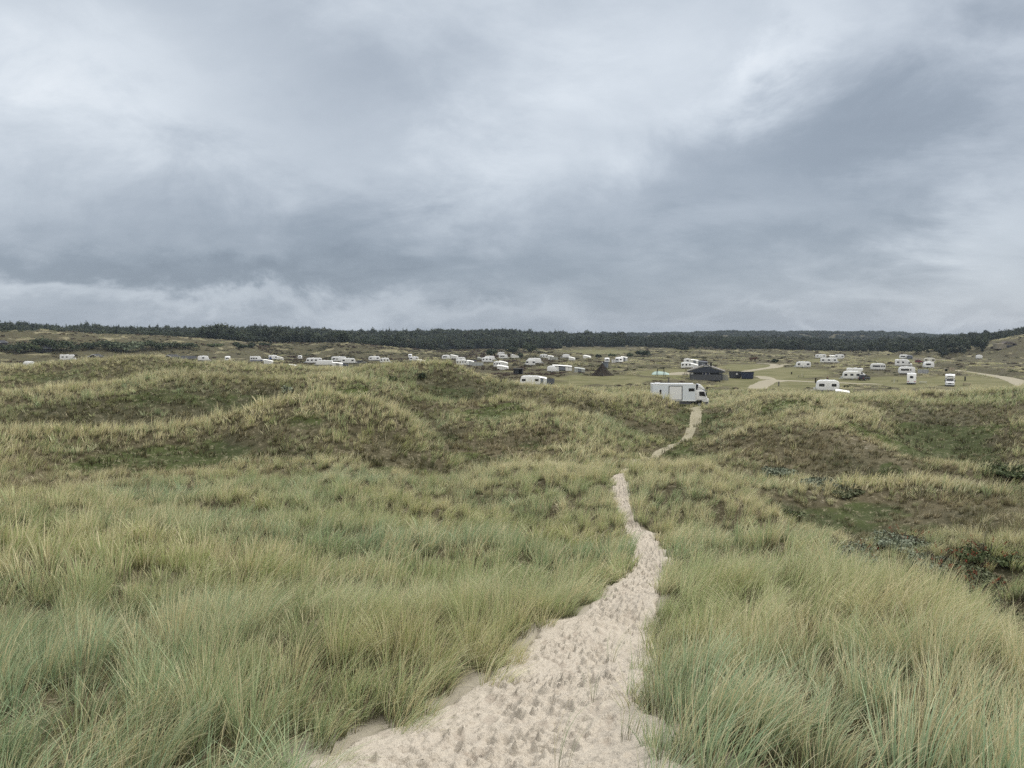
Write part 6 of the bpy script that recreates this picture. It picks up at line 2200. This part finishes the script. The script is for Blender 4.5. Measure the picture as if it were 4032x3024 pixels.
# ------------------------------------------------------------------ trees and bushes that stand apart
DARKG = leaf_mat('dark_pine_leaves', (.024, .036, .020), (.062, .080, .036))
MIDG = leaf_mat('bush_leaves', (.045, .065, .026), (.105, .13, .055))
PALEG = leaf_mat('willow_leaves', (.085, .11, .065), (.17, .20, .125))
BLUEG = leaf_mat('buckthorn_leaves', (.12, .145, .10), (.25, .28, .20))
BARK = mat('bark', (.075, .06, .045), .95, .1, var=.3, scale=4)
BERRY = mat('orange_berries', (.24, .050, .018), .55, .3, var=.3, scale=30)
TRG = 'trees and bushes standing on the heath'

# name, u, v top, v foot, width px, leaf, conifer, label
TREES = [
    ('bush', 55, 1350, 1386, 120, 'D', 0, 'dark rounded bush at the left edge next to the white-trimmed dark house'),
    ('bush', 122, 1358, 1386, 70, 'M', 0, 'lighter green bush left of the low dark cabin with a flat carport'),
    ('tree', 178, 1336, 1384, 88, 'D', 0, 'tall dark tree right behind the low dark cabin with a flat carport'),
    ('bush', 252, 1346, 1386, 110, 'D', 0, 'broad dark bush right of the low dark cabin with a flat carport'),
    ('bush', 345, 1352, 1372, 100, 'D', 0, 'low dark bush at the left end of the long thicket under the brown dune'),
    ('bush', 425, 1345, 1378, 120, 'D', 0, 'dark bush in the long thicket, left of the pale willow'),
    ('bush', 480, 1350, 1384, 80, 'P', 0, 'pale grey-green willow bush in the long thicket, left of two'),
    ('bush', 530, 1347, 1384, 90, 'P', 0, 'pale grey-green willow bush in the long thicket, right of two'),
    ('bush', 595, 1346, 1378, 95, 'D', 0, 'dark bush directly right of the pale willows'),
    ('bush', 665, 1350, 1374, 100, 'D', 0, 'dark wide bush in the right half of the long thicket'),
    ('bush', 735, 1353, 1372, 90, 'D', 0, 'dark bush ending the long thicket on its right'),
    ('bush', 845, 1354, 1364, 55, 'M', 0, 'low flat green bush on the pale meadow before the forest, leftmost'),
    ('tree', 930, 1348, 1362, 24, 'D', 0, 'small dark tree on the pale meadow before the forest'),
    ('bush', 952, 1355, 1371, 42, 'D', 0, 'dark bush right of the small dark meadow tree'),
    ('bush', 993, 1351, 1370, 30, 'D', 0, 'compact dark bush in the middle of the pale meadow'),
    ('bush', 1040, 1350, 1361, 45, 'D', 0, 'flat dark bush right of the compact meadow bush'),
    ('bush', 1322, 1402, 1424, 62, 'M', 0, 'dark green bush hiding the end of a white caravan'),
    ('pine_tree', 1932, 1374, 1408, 58, 'D', 0, 'low wide dark pine right beside white caravans, left of three'),
    ('pine_tree', 2018, 1362, 1397, 56, 'D', 0, 'dark pine between the low wide one and the tallest one'),
    ('pine_tree', 2090, 1350, 1396, 66, 'D', 0, 'tallest dark pine on the heath above the white caravans'),
    ('bush', 2050, 1388, 1407, 22, 'D', 0, 'small dark bush at the foot of the peaked white awning'),
    ('pine_tree', 2532, 1378, 1404, 72, 'D', 0, 'broad dark round pine at the right end of the pale field'),
    ('bush', 2482, 1392, 1405, 22, 'M', 0, 'small green bush just left of the broad round pine'),
    ('bush', 2350, 1396, 1406, 12, 'D', 0, 'tiny dark bush on the pale field, left of two'),
    ('bush', 2362, 1397, 1407, 12, 'D', 0, 'tiny dark bush on the pale field, right of two'),
    ('bush', 2410, 1394, 1404, 34, 'M', 0, 'flat green bush on the lower rim of the pale field'),
    ('bush', 3052, 1415, 1426, 22, 'D', 0, 'dark bush on the heath above the bend of the gravel road'),
    ('bare_tree', 2957, 1408, 1426, 26, 'R', 0, 'thin reddish leafless tree on the heath, left of two'),
    ('bare_tree', 2973, 1406, 1427, 28, 'R', 0, 'thin reddish leafless tree on the heath, right of two'),
    ('pine_tree', 3790, 1334, 1372, 50, 'D', 0, 'dark rounded pine rising from the wood on the right'),
    ('pine_tree', 3745, 1346, 1378, 40, 'D', 0, 'dark pine left of the highest rounded crown on the right'),
    ('bush', 1661, 1472, 1494, 34, 'D', 0, 'small dark round shrub on the high grassy dune'),
    ('bush', 1541, 1474, 1500, 46, 'M', 0, 'dark green shrub on the left slope of the high grassy dune'),
    ('bush', 1135, 1525, 1546, 50, 'B', 0, 'grey-green shrub on the slope behind the first left ridge'),
]
NEAR_BUSH = [
    ('shrub', 3240, 1925, 2.6, 1.3, 'B', 0, 'blue-green shrub in the brown hollow right of the path'),
    ('shrub', 3060, 1868, 2.2, 1.0, 'B', 0, 'pale blue-green shrub left of the larger one in the hollow'),
    ('shrub', 3330, 1946, 1.6, .7, 'M', 0, 'small green shrub below the blue-green one in the hollow'),
    ('shrub', 3085, 2035, 1.5, .7, 'D', 0, 'dark green shrub on the right shoulder of the near slope'),
    ('shrub', 3980, 1868, 3.2, 1.2, 'D', 0, 'dark shrub at the right edge below the mossy patch'),
    ('buckthorn', 3330, 2190, 1.9, 1.0, 'B', 0, 'grey-blue sea buckthorn without berries at the shoulder of the near slope'),
    ('buckthorn', 3390, 2225, 1.2, 1.0, 'B', 1, 'slim sea buckthorn with a few red-orange sprigs'),
    ('buckthorn', 3480, 2262, 1.7, .8, 'M', 1, 'low green sea buckthorn with few berries next to the grass shoulder'),
    ('buckthorn', 3560, 2170, 2.4, 1.2, 'B', 2, 'sea buckthorn with dull brown-orange sprigs on the sandy floor'),
    ('buckthorn', 3700, 2330, 2.3, 1.3, 'M', 4, 'dark sea buckthorn with the thickest orange berry band'),
    ('buckthorn', 3690, 2250, 1.8, 1.1, 'B', 3, 'grey sea buckthorn with upright orange sprigs behind the thickest band'),
    ('buckthorn', 3800, 2290, 2.0, 1.2, 'M', 2, 'green sea buckthorn with two orange sprigs in the middle of the thicket'),
    ('buckthorn', 3865, 2372, 1.9, 1.2, 'M', 4, 'sea buckthorn with bright orange berries lowest on the right'),
    ('buckthorn', 3905, 2205, 2.0, .9, 'D', 3, 'dark sea buckthorn with orange tips farthest right'),
    ('buckthorn', 3960, 2450, 1.8, .9, 'M', 1, 'low sea buckthorn at the foot of the right grassy mound'),
]
LM = dict(D=DARKG, M=MIDG, P=PALEG, B=BLUEG)
SHG = leaf_mat('shrub_leaves', (.070, .085, .042), (.155, .17, .095))
LMN = dict(D=MIDG, M=SHG, B=BLUEG)


def stems(rng, w, h, n, rad_, name, e, material=BARK):
    b = MB()
    for i in range(n):
        a = rng.random() * 6.28; q = rng.uniform(.1, .42)
        p1 = (q * w * math.cos(a) * .5, q * w * math.sin(a) * .5, h * rng.uniform(.35, .55))
        b.tube((0, 0, -.3), p1, rad_, rad_ * .6, n=6)
        for k in range(2):
            a2 = a + rng.normal(0, .6)
            b.tube(p1, (p1[0] + w * .2 * math.cos(a2), p1[1] + w * .2 * math.sin(a2), h * rng.uniform(.65, .9)), rad_ * .6, rad_ * .25, n=5)
    return b.build(name, material, e)


for (nm, u, vt, vb, wp, lf, con, lab) in TREES:
    a, sb = slope(u, vb); _, st = slope(u, vt)
    x, y, z, r = hit(u, vb)
    if sb * 1.0 > 0.012 and r < 150 and vb < 1440:
        r = GROUND_D / sb; x, y = r * math.sin(a), r * math.cos(a); z = float(zat(x, y)[0])
    h = max(.8, (sb - st) * r) * (1.32 if u < 800 else 1.15); w = max(h * .5, wp / F0 * r * 1.15)
    e = empty(nm, (x, y, z - .15), rf.random() * 6)
    tag(e, lab, nm.replace('_', ' '), TRG if r > 150 else 'shrubs in the dune hollows')
    if lf == 'R':
        b = MB(); b.tube((0, 0, -.2), (0, 0, h * .45), .16, .11, n=7); b.build('trunk', BARK, e)
        b = MB(); rr = random.Random(u)
        for i in range(46):
            a_ = rr.random() * 6.28; z0 = h * rr.uniform(.3, .6); q = rr.uniform(.2, .5) * w
            p1 = Vector((q * .5 * math.cos(a_), q * .5 * math.sin(a_), z0 + h * .2)); b.tube((0, 0, z0), p1, .05, .03, n=4)
            for k in range(4):
                b.tube(p1, p1 + Vector((rr.uniform(-.8, .8), rr.uniform(-.8, .8), rr.uniform(.2, 1.3))) * (h / 5), .03, .012, n=3)
        b.build('crown', mat('reddish_twigs', (.13, .065, .045), .9, .1), e)
        continue
    n = 14 if w > 6 else 9
    c, rds = lobes(rf, w, h, n, .12 if nm == 'bush' else .22)
    leaf = np.clip(r / F0 * 5.0, .10, .62)
    cnt = int(np.clip(2.2 * w * h / (leaf * leaf), 500, 5200))
    link('crown' if nm != 'bush' else 'foliage', leaf_cloud(nm + '_leaves', rf, c, rds, cnt, leaf, LM[lf]), e)
    if nm == 'bush':
        stems(rf, w, h, 5, .05 if h < 3 else .09, 'stem', e)
    else:
        b = MB(); b.tube((0, 0, -.4), (0, 0, h * .6), .06 * h * .5 + .05, .04 * h * .5, n=9)
        for i in range(6):
            a_ = rf.random() * 6.28; z0 = h * rf.uniform(.2, .5)
            b.tube((0, 0, z0), (w * .3 * math.cos(a_), w * .3 * math.sin(a_), z0 + h * .22), .06, .03, n=5)
        b.build('trunk', BARK, e)

for (nm, u, v, w, h, lf, nb, lab) in NEAR_BUSH:
    x, y, z, r = hit(u, v)
    e = empty('sea_' + nm if nm == 'buckthorn' else nm, (x, y, z - .08), rf.random() * 6)
    tag(e, lab, 'sea buckthorn' if nm == 'buckthorn' else 'shrub', 'sea buckthorn bushes in the hollow' if nm == 'buckthorn' else 'shrubs in the dune hollows')
    c, rds = lobes(rf, w * 1.6, h * .68, 26, .05)
    rds = [(q[0] * .62, q[1] * .62, q[2] * .62) for q in rds]
    link('foliage', leaf_cloud(nm + '_leaves', rf, c, rds, int(3600 * min(1.6, w * h / 2.2) + 700), .030 + .0011 * r, LMN[lf]), e)
    stems(rf, w, h, 7, .02, 'stem', e)
    if nb:
        # berries sit packed along sprigs near the top
        P = []
        for i in range(nb * 4):
            a_ = rf.random() * 6.28; q = math.sqrt(rf.random()) * .45 * w
            p = np.array([q * math.cos(a_), q * math.sin(a_), h * (.80 - .35 * (q / w * 2) ** 2) * rf.uniform(.8, 1.08)])
            d = np.array([math.cos(a_) * .5, math.sin(a_) * .5, rf.uniform(.3, 1.0)]); d /= np.linalg.norm(d)
            ln = rf.uniform(.14, .34)
            for k in range(16):
                P.append(p + d * ln * rf.random() + rf.normal(0, .022, 3))
        P = np.array(P); n = len(P)
        rr_ = rf.uniform(.010, .018, n)
        base = np.array([(1, 0, 0), (-1, 0, 0), (0, 1, 0), (0, -1, 0), (0, 0, 1), (0, 0, -1)], float)
        co = (P[:, None] + base[None] * rr_[:, None, None]).reshape(-1, 3)
        tri = np.array([(0, 2, 4), (2, 1, 4), (1, 3, 4), (3, 0, 4), (2, 0, 5), (1, 2, 5), (3, 1, 5), (0, 3, 5)])
        fs = (tri[None] + (np.arange(n) * 6)[:, None, None]).reshape(-1, 3)
        me = bpy.data.meshes.new('berries'); me.from_pydata(co.tolist(), [], fs.tolist()); me.materials.append(BERRY)
        o = link('berries', me, e)
        o['kind'] = 'stuff'

# houses at the left edge and the bunker dune on the far right
for (u0, u1, vt, vb, yaw, lab, nm) in ((127, 213, 1367, 1387, 5, 'low dark cabin with a flat carport among dark bushes', 'cabin'), (-30, 30, 1349, 1364, 60, 'dark house with white gable edging at the left edge', 'cabin')):
    x, y, z, r = hit((u0 + u1) / 2, vb)
    a = math.atan2(x, y)
    t = dict(loc=(x, y, z - .1), rz=rad(yaw) - a, label=lab, h=max(3.2, (vb - vt) / F0 * r), w=6)
    e = cabin(t, nm)
    if 'carport' in lab:
        MB().box(-11, -3.3, -1.8, 1.8, 2.0, 2.22).build('carport_roof', mat('dark_felt_roof', (0, 0, 0)), e)
        for xx in (-10.6, -7, -3.6):
            MB().box(xx - .08, xx + .08, -1.6, -1.44, 0, 1.99).build('carport_post', WOODD, e)
x, y, z, r = hit(3955, 1372)
e = empty('bunker', (x, y, z - .5), -math.atan2(x, y) + rad(15)); tag(e, 'grey concrete bunker sunk in the pale dune far right', 'bunker')
k = r / F0
MB().box(-28 * k, 20 * k, -3, 4, 0, 20 * k, bevel=.3).build('wall', mat('bunker_concrete', (.30, .27, .21), .9, .1, var=.2, scale=.5), e)
MB().box(2 * k, 30 * k, -3.4, -3.02, 1 * k, 13 * k).build('opening', mat('bunker_shadow', (.055, .058, .075), .9, .1, var=.1), e)  # dark slab on the front, its colour standing in for shade
MB().prism([(-6 * k, 20 * k), (0, 26 * k), (14 * k, 25 * k), (34 * k, 14 * k), (34 * k, 12 * k), (20 * k, 19 * k)], -3.6, 4).build('roof', mat('bunker_roof', (.17, .15, .14), .9, .1, var=.2), e)

# ------------------------------------------------------------------ air
hz = MB().box(-5300, 5300, -5300, 5300, float(GZ.min()) - 1.5, max(float(GZ.max()) + 13, ZC + 3))
hm = bpy.data.materials.new('pale_air'); hm.use_nodes = True
_n = hm.node_tree.nodes; _n.remove(_n['Principled BSDF'])
_v = _n.new('ShaderNodeVolumePrincipled')
_v.inputs['Color'].default_value = (.44, .52, .64, 1)
_v.inputs['Density'].default_value = HAZE
_v.inputs['Anisotropy'].default_value = .2
hm.cycles.volume_sampling = 'DISTANCE'
hm.cycles.homogeneous_volume = True
hm.node_tree.links.new(_v.outputs[0], _n['Material Output'].inputs['Volume'])
ho = hz.build('haze', hm)
tag(ho, 'thin pale air that fades the far woods', 'haze', kind='stuff')
